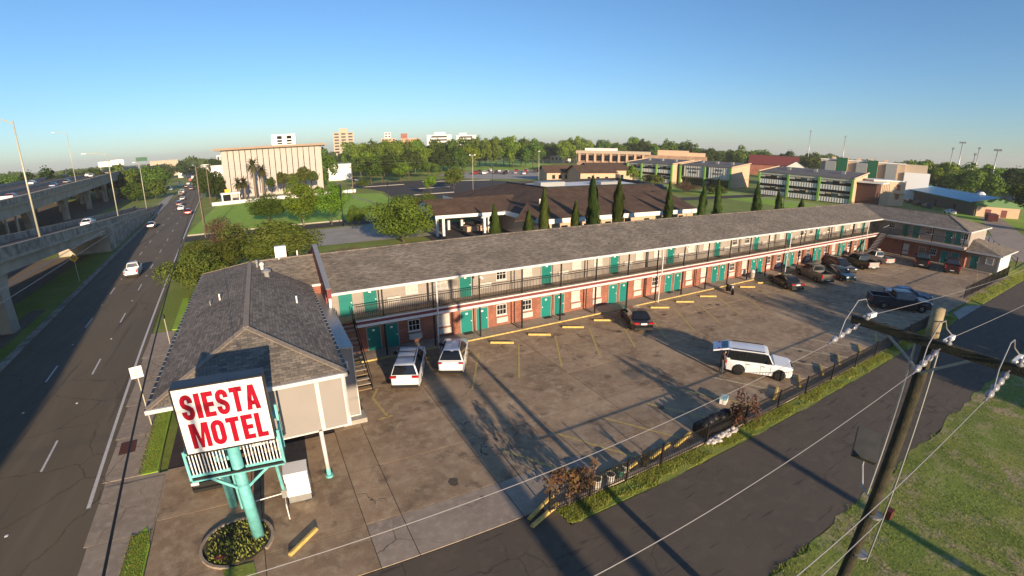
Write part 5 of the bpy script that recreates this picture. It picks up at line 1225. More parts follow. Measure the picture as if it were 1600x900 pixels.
def lamppost(x, y, h, label, head='box', m='black_metal'):
    t = thing('lamp_post', label, 'lamp post', (x,y,0), 0, 'parking lot lamp posts')
    lpart(MB().tube((0,0,0),(0,0,h),.09,.07,n=8), 'pole', m, t, True)
    if head == 'box': lpart(MB().box(-.9,.15,-.25,.25,h-.02,h+.16), 'lamp_head', m, t)
    elif head == 'two':
        for s_ in (-.9,.9): lpart(MB().lathe([(.1,-.15),(.3,0),(.28,.2),(.1,.3)], n=10), 'lamp_globe', 'white_plain', t, True, (s_,0,h))
        lpart(MB().bar((-.9,0,h-.1),(.9,0,h-.1),.06,.06), 'arm', m, t)
    else: lpart(MB().box(-.5,.5,-.2,.2,h,h+.15), 'lamp_head', 'white_plain', t)
lamppost(14.5,98.2,8.4,'dark lamp post at the corner of the forecourt by the trees'); lamppost(27.6,112.5,7.6,'dark lamp post beside the lawn and the dark lot')
lamppost(70,143,8.2,'dark lamp post behind the brown roof in the dark lot'); lamppost(66,150,12,'twin globed lamp post in the dark lot','two','lamp_pole')
lamppost(72,58.5,9.0,'dark lamp post between the tall cypresses and the brown roof'); lamppost(98,58,8.0,'dark lamp post right of the brown roof')
lamppost(92,150,13,'pale lamp post in front of the far parked cars','x','lamp_pole')
for i, (x, y, h) in enumerate(((50,262,11),(60,250,11),(66,300,12),(86,280,12))):
    lamppost(x, y, h, 'white-headed lamp post before the dense trees, %s from the left' % ('first','second','third','fourth')[i], 'x', 'lamp_pole')
# ================================================================== VEGETATION
import numpy as np
def quads_mesh(name, C, U, V, m):
    """N leaf quads with centres C and half axes U, V"""
    n = len(C); P = np.empty((n,4,3), np.float32)
    P[:,0] = C-U-V*.4; P[:,1] = C+U*.15-V; P[:,2] = C+U+V*.4; P[:,3] = C-U*.15+V
    me = bpy.data.meshes.new(name); me.vertices.add(4*n); me.vertices.foreach_set('co', P.ravel())
    me.loops.add(4*n); me.loops.foreach_set('vertex_index', np.arange(4*n, dtype=np.int32))
    me.polygons.add(n); me.polygons.foreach_set('loop_start', np.arange(0,4*n,4,dtype=np.int32)); me.polygons.foreach_set('loop_total', np.full(n,4,np.int32))
    me.materials.append(M[m]); me.update(calc_edges=True); return me
def rdir(g, n):
    v = g.normal(size=(n,3)); return v/np.linalg.norm(v,axis=1)[:,None]
def crown(seed, m, n=3500, leaf=.05, lobes=26, flat=.8, droop=0, core=.35):
    """unit crown: radius about 1, centre at origin; many leaf clumps on an uneven shell"""
    g = np.random.default_rng(seed); C = []; 
    lc = rdir(g, lobes)*(g.uniform(.3,.92,lobes)[:,None]); lc[:,2] = lc[:,2]*flat
    lc[:,2] = np.where(lc[:,2] < -.35, lc[:,2]*.85, lc[:,2])
    lr = g.uniform(.13,.44,lobes); w = lr**2; w /= w.sum(); idx = g.choice(lobes, n, p=w)
    d = rdir(g, n); d[:,2] = np.abs(d[:,2])*np.where(g.random(n) < .64, 1, -1)
    r = lr[idx]*g.uniform(core,1.08,n)**.45
    C = lc[idx] + d*r[:,None]; C[:,2] -= droop*np.hypot(C[:,0],C[:,1])**2
    # stray sprigs that break the outline
    s_ = g.random(n) < .06; C[s_] *= g.uniform(1.02,1.16,s_.sum())[:,None]
    nrm = d + .7*rdir(g, n); nrm /= np.linalg.norm(nrm,axis=1)[:,None]
    u = np.cross(nrm, rdir(g,n)); u /= np.linalg.norm(u,axis=1)[:,None]+1e-9; v = np.cross(nrm,u)
    sz = leaf*g.uniform(.6,1.5,n)
    return quads_mesh('crown', C, u*sz[:,None], v*(sz*.7)[:,None], m)
def trunk_mesh(seed, m, h=1.0, r=.05, limbs=6, spread=.5, lean=.04):
    g = random.Random(seed); mb = MB(); p = Vector((0,0,-.02)); pts = []
    for i in range(5):
        pts.append((p.copy(), r*(1.25-.2*i if i == 0 else 1-.14*i))); p = p+Vector((g.uniform(-lean,lean),g.uniform(-lean,lean),h/4))
    for (a,ra),(b,rb) in zip(pts, pts[1:]): mb.tube(a,b,ra,rb,n=8,caps=False)
    for i in range(limbs):
        a = 6.283*i/limbs+g.uniform(-.4,.4); z = h*g.uniform(.45,.95); s = Vector((0,0,z)); e = s+Vector((math.cos(a)*spread*g.uniform(.6,1),math.sin(a)*spread*g.uniform(.6,1),g.uniform(.2,.5)*spread+.1))
        mid = s.lerp(e,.5)+Vector((0,0,.05)); mb.tube(s,mid,r*.5,r*.34,n=6,caps=False).tube(mid,e,r*.34,r*.1,n=6,caps=False)
    return mb.mesh('trunk', m, True)
CR = {}
for m_, k_ in (('leaf_oak',4),('leaf_bright',3),('leaf_olive',3),('leaf_dark',3)):
    CR[m_] = [crown(100+i+hash(m_[5:7])*0+len(m_)*7, m_, 3600, .058, 24+3*i, .78, .06) for i in range(k_)]
NEAR = {'leaf_oak': [crown(5,'leaf_oak',16000,.027,44,.8)], 'leaf_olive': [crown(6,'leaf_olive',15000,.026,40,.72),crown(7,'leaf_olive',13000,.028,36,.7)],
        'leaf_bright': [crown(8,'leaf_bright',9000,.032,34,.95),crown(9,'leaf_bright',8000,.034,30,.85)], 'leaf_brown': [crown(10,'leaf_brown',9000,.024,30,.8)], 'leaf_red': [crown(12,'leaf_red',900,.055,16,1.0),crown(13,'leaf_red',900,.055,15,1.0)]}
TR = [trunk_mesh(i,'bark',1.0,.05,6,.5) for i in range(3)]; TRP = [trunk_mesh(7+i,'pale_bark',1.0,.045,5,.45) for i in range(2)]
rt = random.Random(21)
def tree(x, y, h, rad, m, label, group=None, trunk=.35, near=False, name='tree', cat='tree', sq=1.0, tr=None):
    """h total height; the crown is an ellipsoid of radius rad whose base sits at trunk*h"""
    t = thing(name, label, cat, (x,y,0), rt.uniform(0,6.28), group)
    src = (NEAR if near else CR)[m]; cz = (h*trunk + h)/2; rz = h*(1-trunk)/2*1.08
    put('trunk', rt.choice(tr or TR), t, (0,0,0), (0,0,0), (rad*.75,rad*.75,cz+.1*rz))
    put('crown', rt.choice(src), t, (0,0,cz), (0,0,rt.uniform(0,6.28)), (rad*rt.uniform(.94,1.06),rad*rt.uniform(.94,1.06)*sq,rz)); return t
# trees and bushes behind the office
tree(-8.6,59.5,5.6,3.8,'leaf_olive','yellow-green bush overhanging the sidewalk behind the office roof',trunk=.02,near=True,name='bush',cat='bush')
tree(-7.6,66,5.4,4.0,'leaf_olive','smaller yellow-green bush behind the one overhanging the sidewalk',trunk=.02,near=True,name='bush',cat='bush')
tree(-.4,69.5,7.0,6.6,'leaf_olive','broad olive-green tree behind the office roof',trunk=.05,near=True,sq=.8)
tree(-6.6,80,6.6,3.6,'leaf_brown','bare reddish-brown bush between the office and the bank lawn',trunk=.05,near=True,name='bush',cat='bush')
for i, (x, y, h, r_, m) in enumerate(((-3.4,55,3.4,2.6,'leaf_brown'),(1.6,56,3.6,2.8,'leaf_olive'),(6.2,58,3.7,2.6,'leaf_olive'),(10,60,3.4,2.6,'leaf_brown'),(-6.8,52,3.0,2.0,'leaf_olive'))):
    tree(x,y,h,r_,m,('dry brown shrub behind the white rooftop cabinet','olive shrub right of the white rooftop cabinet','olive shrub behind the maroon firewall','dry brown shrub right of the maroon firewall','low olive shrub at the rear corner of the office')[i],trunk=.02,near=True,name='shrub',cat='shrub')
tree(.3,114.5,6.8,4.6,'leaf_oak','rounded dark green tree on the bank lawn',trunk=.12,near=True)
tree(7.2,104.4,9.6,4.7,'leaf_bright','bright green tree with a pale trunk in front of the bank',trunk=.16,near=True,tr=TRP)
tree(12.6,101.5,8.2,3.9,'leaf_bright','loose bright green tree beside the dark lamp post',trunk=.25,near=True)
tree(17.2,97.5,4.4,2.2,'leaf_oak','small green tree on the forecourt island',trunk=.05,near=True)
tree(20.6,75.5,8.0,5.7,'leaf_oak','large dense green tree left of the brown-roofed canopy',trunk=0.0,near=True)
tree(30.5,96.5,6.0,3.6,'leaf_olive','olive shrub behind the brown-roofed canopy',trunk=.1,near=True,name='shrub',cat='shrub')
tree(24.8,91,5.5,2.6,'leaf_olive','small olive tree beside the dark lamp post and brown canopy',trunk=.15,near=True)
# red-leaved shrubs at the fence
tree(9.95,13.35,2.4,1.0,'leaf_red','tall red-leaved shrub at the near end of the fence',trunk=.02,near=True,name='shrub',cat='shrub')
tree(11.0,13.75,2.0,.75,'leaf_red','thinner red-leaved shrub inside the fence beside the white bucket',trunk=.02,near=True,name='shrub',cat='shrub')
tree(22.0,13.5,2.3,1.05,'leaf_red','red-leaved shrub at the fence beside the rubble',trunk=.02,near=True,name='shrub',cat='shrub')
# columnar cypresses between motel and brown roof
def cypress_mesh(seed):
    g = np.random.default_rng(seed); n = 5200; z = g.uniform(.02,1,n)**.85; a = g.uniform(0,6.283,n)
    prof = np.interp(z, [0,.06,.25,.5,.8,1], [.6,.86,1,.93,.62,.05])
    lump = 1+.2*np.sin(a*2+z*9+seed*2)+.16*np.sin(a*3-z*21+seed)+.1*np.sin(a*5+z*37)
    r = prof*lump*g.uniform(.6,1.04,n)
    C = np.stack([r*np.cos(a),r*np.sin(a),z],1)
    up = np.stack([.35*np.cos(a),.35*np.sin(a),np.ones(n)*.12],1)+.05*g.normal(size=(n,3)); tn = np.stack([-np.sin(a),np.cos(a),0*a],1)
    sz = g.uniform(.6,1.4,n)
    me = quads_mesh('crown', C, up*(sz*.22)[:,None], tn*(sz*.11)[:,None], 'leaf_cypress'); return me
CY = [cypress_mesh(i) for i in range(6)]
cyd = ((26.3,7.7,.85),(30.9,6.8,.8),(33.4,9.4,.95),(38.3,7.5,.8),(41.7,10.7,1.15),(45.9,10.2,1.05),(56.5,9.6,1.0),(64.1,9.2,.95),(68.7,9.9,1.0),(80.4,9.4,1.0),(88.1,7.7,.95),(96.9,6.0,.9))
cyl = ['before the canopy columns','right of the canopy columns, short','left of the roof valley','short, under the main brown roof','tallest, left of a tall pair','right one of the tall pair','right of the dark lamp post','left of a close pair at the end of the brown roof','right of a close pair at the end of the brown roof','before the third school block','before the third school block, shorter','smallest, before the third school block']
for (x, h, r_), l in zip(cyd, cyl):
    t = thing('cypress_tree','narrow dark cypress '+l,'cypress',(x,53,0),rt.uniform(0,6.28),'row of cypresses behind the motel')
    put('trunk', TR[0], t, (0,0,0), (0,0,0), (r_*.4,r_*.4,h*.5)); put('crown', rt.choice(CY), t, (0,0,.1), (R(rt.uniform(-2.2,2.2)),R(rt.uniform(-2.2,2.2)),0), (r_*rt.uniform(.72,.95),r_*rt.uniform(.72,.95),h-.1))
# palms in front of the bank
def palm_mesh(seed):
    g = random.Random(seed); mb = MB()
    for i in range(90):
        a = g.uniform(0,6.283); el = g.uniform(-.9,1.2); L_ = g.uniform(.75,1.1); p = Vector((0,0,0)); d = Vector((math.cos(a)*math.cos(el),math.sin(a)*math.cos(el),math.sin(el)))
        sd = d.cross(Vector((0,0,1))).normalized(); q = p
        for k in range(4):
            nq = q+d*(L_/4); w0, w1 = .11*(1-.2*k), .11*(1-.2*(k+1)); mb.quad(q-sd*w0,q+sd*w0,nq+sd*w1,nq-sd*w1); q = nq; d = (d+Vector((0,0,-.32))).normalized()
    return mb.mesh('fronds','leaf_palm')
PM = [palm_mesh(1),palm_mesh(2)]
def palm(x, y, h, r_, label):
    t = thing('palm_tree', label, 'palm', (x,y,0), rt.uniform(0,6.28), 'palms before the bank')
    put('trunk', MB().tube((0,0,0),(.1,.05,h),.45,.34,n=8).mesh('trunk','pale_bark',True), t)
    put('fronds', rt.choice(PM), t, (.1,.05,h), (0,0,0), (r_*1.25,r_*1.25,r_*1.2)); put('skirt', MB().lathe([(.25,-1.4),(.75,-.9),(.5,-.1)], (.1,.05,h), 10).mesh('skirt','leaf_palm'), t)
palm(-8.2,178.5,6.0,2.3,'squat palm nearest the white kiosk'); palm(-2.8,180.5,11.6,2.9,'tallest palm before the white bank panels'); palm(-6.4,179.5,6.2,2.2,'squat palm right of the white kiosk'); palm(-.2,181.5,9.6,2.4,'palm leaning against the tallest palm')
for i, (x, h, r_) in enumerate(((2.4,7.2,1.9),(6.6,9.4,2.8),(10.3,8.8,2.6),(13.9,9.8,2.9),(17.0,9.2,2.4))):
    tree(x,180.8-.1*i,h,r_,'leaf_olive' if i else 'leaf_dark','clipped tree before the bank, %s from the tallest palm' % od[i],'clipped trees before the bank',trunk=.42)
tree(23,198,16.5,5.0,'leaf_oak','tall dark tree against the right end of the bank',trunk=.06); tree(-20,205,11,6,'leaf_dark','dark tree left of the bank',trunk=.05); tree(-17,192,9,4,'leaf_dark','dark shrub tree at the left foot of the bank',trunk=.05)
# trees in and beyond the parking lot
for i, (x, y, h, r_, m, l) in enumerate(((44,208,13,6.5,'leaf_oak','spreading tree at the far edge of the dark lot'),(50,214,12,6,'leaf_dark','dark tree beside the white van'),(58,212,9,5,'leaf_bright','pale green tree at the far edge of the dark lot'),(66,226,13,7,'leaf_dark','dark tree at the head of the far lots'),(51,150,6,2.6,'leaf_bright','small tree on a kerb island in the dark lot'),(63,160,7.5,4,'leaf_olive','grey-green tree beside the silver pickup'),(70,176,5,3,'leaf_olive','low olive tree behind the silver pickup'),(78,232,9,5,'leaf_oak','green tree left of the far parked cars'),(36,185,4,2.5,'leaf_olive','low shrub beside the bank drive'))):
    tree(x,y,h,r_,m,l,trunk=.22)
# belt of trees behind: everyone a tree of its own
def belt(az0, az1, d0, d1, n, h0, h1, label, group, mats, seed, r_=(6,9)):
    g = random.Random(seed)
    for i in range(n):
        az = R(az0+(az1-az0)*(i+g.uniform(.2,.8))/n); d = g.uniform(d0,d1); h = g.uniform(h0,h1)
        tree(d*math.sin(az), d*math.cos(az), h, g.uniform(*r_), g.choice(mats), label, group, trunk=.12)
G3 = ['leaf_oak','leaf_oak','leaf_bright','leaf_dark']
belt(9.5,23,300,350,17,18,22,'leafy tree in the dense belt below the pale apartment blocks','tree belt below the apartment blocks',['leaf_oak','leaf_bright','leaf_oak'],1)
belt(9,24,262,296,13,11,17,'leafy tree at the front of the belt below the pale apartment blocks','tree belt below the apartment blocks',G3,2,(5,8))
belt(23,31,330,380,12,19,23,'tall leafy tree in the belt above the far parked cars','tree belt above the parked cars',['leaf_oak','leaf_bright','leaf_oak'],3)
belt(31,50,395,480,26,17,24,'leafy tree in the belt behind the tan brick building','tree belt behind the brick building',G3,4,(7,11))
belt(48,62,380,450,16,14,20,'leafy tree in the belt behind the red roof','tree belt behind the red roof',G3,5,(7,11))
belt(60,73,430,520,15,11,16,'leafy tree in the low belt behind the green-fronted building','low tree belt at the right',['leaf_oak','leaf_dark'],6,(7,10))
belt(71.5,84,270,330,14,12,17,'dark tree in the belt behind the playing field','tree belt behind the playing field',['leaf_oak','leaf_dark','leaf_bright'],7,(6,9))
belt(-26,-11,265,330,20,12,15.5,'tree beyond the far side of the freeway','trees beyond the freeway',['leaf_oak','leaf_olive','leaf_dark'],8,(6,9))
belt(-11,9,420,560,16,10,15,'distant tree at the far end of the service road','distant trees along the road',['leaf_oak','leaf_dark'],9,(7,10))
tree(-52,268,13.5,9,'leaf_oak','large round tree where the viaduct meets the service road',trunk=.05); tree(-44,228,8.5,6,'leaf_olive','olive bush mass under the viaduct edge',trunk=.03); tree(-50,222,8,6,'leaf_oak','green bush mass at the foot of the viaduct',trunk=.03)
tree(243,58,16,9,'leaf_oak','broad dark tree behind the blue-roofed building',trunk=.12); tree(262,48,15,8,'leaf_dark','dark tree right of the blue-roofed building',trunk=.12)
tree(166,25.5,14,7,'leaf_dark','dark leaning tree at the right edge of the picture',trunk=.2); tree(178,21,17,9,'leaf_dark','tall dark tree behind the one at the right edge',trunk=.2); tree(158,19,9,5,'leaf_dark','dark hanging bush at the right edge of the playing field',trunk=.02)
tree(140,140,5.5,4.5,'leaf_olive','olive shrub before the entrance of the school',trunk=.05,name='shrub',cat='shrub'); tree(131,116,4,5.5,'leaf_brown','low brownish hedge before the school',trunk=.02,near=True,name='shrub',cat='shrub'); tree(137,108,3.6,5,'leaf_olive','low olive hedge before the school',trunk=.02,name='shrub',cat='shrub'); tree(142,155,7,3,'leaf_bright','light green tree at the corner of the first school block',trunk=.1)
tree(126,168,4,4,'leaf_oak','low shrub beside the brown-roofed chapel',trunk=.02,name='shrub',cat='shrub')
# trees and a billboard behind the camera that throw the long shadows over the lot
for i, (x, y, h, r_, l) in enumerate(((44,-42,16,6.5,'tree outside the picture that shades the right of the lot'),(55,-34,15,6,'second tree outside the picture that shades the right of the lot'),(51,-8,9.5,4.2,'tree outside the picture that shades the side street'),(60,-10,9,4.4,'second tree outside the picture that shades the side street'))):
    tree(x,y,h,r_,'leaf_oak',l,trunk=.1)
# far-off wood that closes the horizon
g = np.random.default_rng(77); n = 26000; az = np.radians(g.uniform(-48,102,n)); d = g.uniform(620,1500,n); hh = 9+3.5*np.sin(az*41)+2.5*np.sin(az*97+1)+g.uniform(-1,3.2,n)
C_ = np.stack([d*np.sin(az), d*np.cos(az), hh*g.uniform(.15,1,n)**.6],1); u = rdir(g,n); v = np.cross(u,rdir(g,n)); v /= np.linalg.norm(v,axis=1)[:,None]
o = put('far_wood', quads_mesh('far_wood', C_, u*2.6, v*2.2, 'leaf_oak')); o['kind'] = 'stuff'; o['label'] = 'far-off wood along the horizon'

# grass blades near the camera
def blades(name, poly_fn, n, h0, h1, seed, m='blade', w=.025, label=''):
    g = np.random.default_rng(seed); XY = poly_fn(g, n); n = len(XY); a = g.uniform(0,6.283,n); h = g.uniform(h0,h1,n); ww = w*g.uniform(.6,1.6,n)
    P = np.empty((n,3,3),np.float32); dx = np.stack([np.cos(a),np.sin(a),0*a],1)*ww[:,None]; B = np.stack([XY[:,0],XY[:,1],XY[:,2]],1)
    P[:,0] = B-dx; P[:,1] = B+dx; P[:,2] = B+np.stack([g.normal(0,.4,n)*h,g.normal(0,.4,n)*h,h],1)
    me = bpy.data.meshes.new(name); me.vertices.add(3*n); me.vertices.foreach_set('co',P.ravel()); me.loops.add(3*n); me.loops.foreach_set('vertex_index',np.arange(3*n,dtype=np.int32))
    me.polygons.add(n); me.polygons.foreach_set('loop_start',np.arange(0,3*n,3,dtype=np.int32)); me.polygons.foreach_set('loop_total',np.full(n,3,np.int32)); me.materials.append(M[m]); me.update(calc_edges=True)
    o = put(name, me); o['kind'] = 'stuff'; o['label'] = label; return o
def clump(g, x, y, sc, thr):
    f = np.sin(x*sc+1.3*np.sin(y*sc*.7))+np.sin(y*sc*1.3+1.7*np.sin(x*sc*.6)); return f+g.normal(0,.5,len(x)) > thr
def verge(g, n):
    x = 9.4+48*g.random(n)**1.3; y = g.uniform(12.3,13.38,n); k = clump(g,x,y,2.2,-.9)&(y > 12.52+.13*np.sin(x*1.7)+.08*np.sin(x*4.3)); return np.stack([x[k],y[k],0*x[k]+.005],1)
blades('verge_grass', verge, 60000, .03,.13, 1, w=.018, label='rough green grass of the verge along the fence')
def verge2(g, n):
    x = g.uniform(67,108,n); y = g.uniform(12.45,14.2,n); k = clump(g,x,y,1.6,-.8); return np.stack([x[k],y[k],0*x[k]+.005],1)
blades('verge_grass', verge2, 16000, .04,.16, 9, w=.03, label='rough grass of the verge beside the white annex')
def lotg(g, n):
    x = 12+70*g.random(n)**1.7; y = 6.35-14*g.random(n)**1.25; k = clump(g,x,y,1.1,-.5)&(y < 6.0+.22*np.sin(x*1.3)+.15*np.sin(x*3.1)); return np.stack([x[k],y[k],0*x[k]-.03],1)
blades('lot_grass', lotg, 150000, .02,.11, 2, w=.022, label='rough weedy grass of the vacant lot')
def strips(g, n):
    y = g.uniform(24.2,46.8,n); x = -8.0+.0*y+g.uniform(-.45,.45,n)-(y-24)*.028; y2 = g.uniform(13,19.5,n); x2 = -7.5+g.uniform(-.42,.42,n)
    s = g.random(n) < .65; return np.stack([np.where(s,x,x2),np.where(s,y,y2),0*x+.045],1)
blades('strip_grass', strips, 20000, .02,.06, 3, w=.015, label='short grass of the strips beside the office')
# ================================================================== BACKGROUND BUILDINGS
def bld(name, label, cat, x, y, ang, group=None): return thing(name, label, cat, (x,y,0), R(ang), group)
# bank: white fins between dark slots, oversailing flat roof
bk = bld('bank_building','tall white bank with narrow vertical panels and overhanging flat roof','building',-13.6,194.6,-5)
BW, BH, BD = 35.4, 17.2, 26
lpart(MB().box(.3,BW-.3,.5,BD,0,BH), 'core_wall', 'glass_dark', bk)
n = 17
for i in range(n):
    x0 = .0+BW*i/n; x1 = BW*(i+1)/n
    lpart(MB().box(-(x1-x0)/2+.13,(x1-x0)/2-.13,0,.55,1.0,BH), 'panel', 'bank_white', bk, False, ((x0+x1)/2,0,0))
for s_ in (0, BW):
    for i in range(11):
        lpart(MB().box(-.3,.3,-.95,.95,1.0,BH), 'side_panel', 'bank_white', bk, False, (s_,1.6+2.3*i,0))
lpart(MB().box(-2.6,BW+2.2,-1.8,BD+2,BH,BH+.75), 'roof', 'roof_tan', bk)
lpart(MB().box(-.2,BW+.2,-.1,.6,0,1.0), 'plinth', 'bank_white', bk)
ph = lpart(MB().box(17.6,26.6,8,16,BH+.75,BH+4.9), 'penthouse', 'white_wall', bk)
for x in (19.7, 23.3):
    v_ = lpart(MB().box(x,x+1.8,7.92,8,BH+1.2,BH+4.3), 'louvre_opening', 'dark_void', ph)
    for j in range(2): lpart(MB().box(x,x+1.8,7.88,7.92,BH+1.7+1.1*j,BH+2.0+1.1*j), 'louvre', 'galvanised', v_)
lw = bld('garden_wall','low white wall along the foot of the bank','wall',-16.4,168,8); lpart(MB().box(0,48,0,.5,0,1.0), 'wall', 'white_wall', lw); lpart(MB().box(-.05,48.05,-.05,.55,1.0,1.08), 'coping', 'white_wall', lw)
ks = bld('kiosk','small white drive-up kiosk with dark opening beside the bank','kiosk',-13.3,169.4,8)
lpart(MB().box(0,3.2,0,3,0,.9).box(0,.4,0,3,.9,3.1).box(2.8,3.2,0,3,.9,3.1), 'wall', 'white_wall', ks); lpart(MB().box(-.2,5.8,-.2,3.2,3.1,3.6), 'roof', 'white_wall', ks); lpart(MB().box(.4,2.8,.3,.4,.9,3.1), 'opening', 'dark_void', ks); lpart(MB().box(5.3,5.6,0,.3,0,3.1), 'post', 'white_wall', ks); lpart(MB().box(1.2,2.6,.5,1.5,3.6,4.7), 'roof_box', 'warning_yellow', ks)
# brown-roofed building with canopy
br = thing('brown_roof_building','low building with broad brown hipped roof and white flat centre','building',(55,75,0))
EZ, RZ = 3.6, 7.1
P = dict(a=(39,62.4), b=(80,61.6), c=(92,104), d=(39,106)); I_ = dict(a=(49,77), b=(77.5,77), c=(80,92), d=(49,93))
def sl(pts, nm, m): return slab(pts, .12, nm, m, br)
sl([(39,62.4,EZ),(74.5,61.8,EZ),(76.5,77,RZ),(49,77,RZ)], 'front_roof_slope', 'brown_shingle'); sl([(39,106,EZ),(39,62.4,EZ),(49,77,RZ),(49,93,RZ)], 'left_roof_slope', 'brown_shingle')
sl([(74.5,61.8,EZ),(90,106,EZ),(80,93,RZ),(76.5,77,RZ)], 'right_roof_slope', 'brown_shingle'); sl([(90,106,EZ),(39,106,EZ),(49,93,RZ),(80,93,RZ)], 'rear_roof_slope', 'brown_shingle')
sl([(49.3,77.3,RZ-.35),(76.3,77.3,RZ-.35),(79.6,92.7,RZ-.35),(49.3,92.7,RZ-.35)], 'flat_roof', 'roof_white')
part(MB().bar((49,77,RZ),(76.5,77,RZ),.3,.5).bar((49,77,RZ),(49,93,RZ),.3,.5).bar((49,93,RZ),(80,93,RZ),.3,.5).bar((76.5,77,RZ),(80,93,RZ),.3,.5), 'roof_curb', 'trim_black', br)
part(MB().box(52,58,84,87,RZ-.34,RZ+.5), 'roof_plant', 'galvanised', br); part(MB().box(66,71,82,86,RZ-.34,RZ+.35), 'roof_plant', 'galvanised', br)
part(MB().box(40,74,63,104,0,EZ-.1), 'wall', 'wall_peach', br); part(MB().bar((39,62.35,EZ-.2),(74.5,61.75,EZ-.2),.12,.75).bar((38.95,106,EZ-.2),(38.95,62.4,EZ-.2),.12,.75), 'fascia', 'white_wall', br)
for i, x in enumerate((43.5,48,52.5,57,61.5,66,70.5)):
    w_ = part(MB().box(x-.6,x+.6,62.9,63,1.0,2.5), 'window', 'glass_dark', br); part(MB().box(x-.7,x+.7,62.86,62.9,.85,1.0), 'window_sill', 'white_wall', w_)
# gabled dormer slope to the left of the main roof, and the canopy
sl([(35.2,64.4,EZ),(40.5,63.8,EZ+.2),(41.2,71,5.4)], 'small_hip_slope', 'brown_shingle')
sl([(26.4,76.2,EZ),(40,74.6,EZ),(46,82.4,5.7),(26.4,82.4,5.7)], 'canopy_roof_slope', 'brown_shingle'); sl([(44,88.6,EZ),(26.4,88.6,EZ),(26.4,82.4,5.7),(46,82.4,5.7)], 'canopy_rear_slope', 'brown_shingle')
part(MB().add([(26.5,76.5,EZ-.1),(26.5,88.4,EZ-.1),(26.5,82.4,5.6)], [(0,1,2)]), 'canopy_gable', 'white_wall', br)
part(MB().bar((26.5,76.2,EZ-.25),(40,74.6,EZ-.25),.15,.55), 'canopy_beam', 'white_wall', br)
for x, y in ((26.9,76.7),(28.0,76.6),(35.3,75.7),(36.1,75.6),(26.9,87.6),(31,82),(33.6,82),(36,87)): part(MB().box(x-.22,x+.22,y-.22,y+.22,0,EZ-.4), 'canopy_column', 'white_wall', br)
part(MB().bar((34.6,75.8,EZ-.9),(37.2,75.5,EZ-.5),.2,.3), 'canopy_bracket', 'white_wall', br)
vent_ = part(MB().tube((43.5,70.5,4.8),(43.5,70.5,6.0),.15), 'roof_vent', 'white_plain', br)
part(MB().box(33,39,78,80,0,.9), 'planter_wall', 'wall_peach', br)
# low brown-roofed chapel group behind
for i, (x, y, w_, d_, h_, l) in enumerate(((118,160,16,14,4.2,'low tan building with brown gable roof beside the far parking lot'),(132,170,20,16,4.6,'low tan building with brown roof left of the first school block'),(112,176,12,10,3.6,'small brick-gabled porch building with brown roof'))):
    b_ = bld('chapel_block', l, 'building', x, y, -12)
    lpart(MB().box(0,w_,0,d_,0,h_), 'wall', 'wall_peach', b_)
    r_ = MB(); r_.add([(-1,-1,h_),(w_+1,-1,h_),(w_+1,d_/2,h_+3),(-1,d_/2,h_+3)], [(0,1,2,3)]).add([(-1,d_+1,h_),(w_+1,d_+1,h_),(w_+1,d_/2,h_+3),(-1,d_/2,h_+3)], [(3,2,1,0)])
    lpart(r_, 'roof', 'brown_shingle', b_); lpart(MB().add([(0,.1,h_),(0,d_-.1,h_),(0,d_/2,h_+2.8)], [(0,2,1)]), 'gable', 'wall_peach', b_)
    for j in range(3): lpart(MB().box(w_*(.2+.25*j),w_*(.2+.25*j)+1.4,-.06,0,.9,2.6), 'window', 'glass_dark', b_)
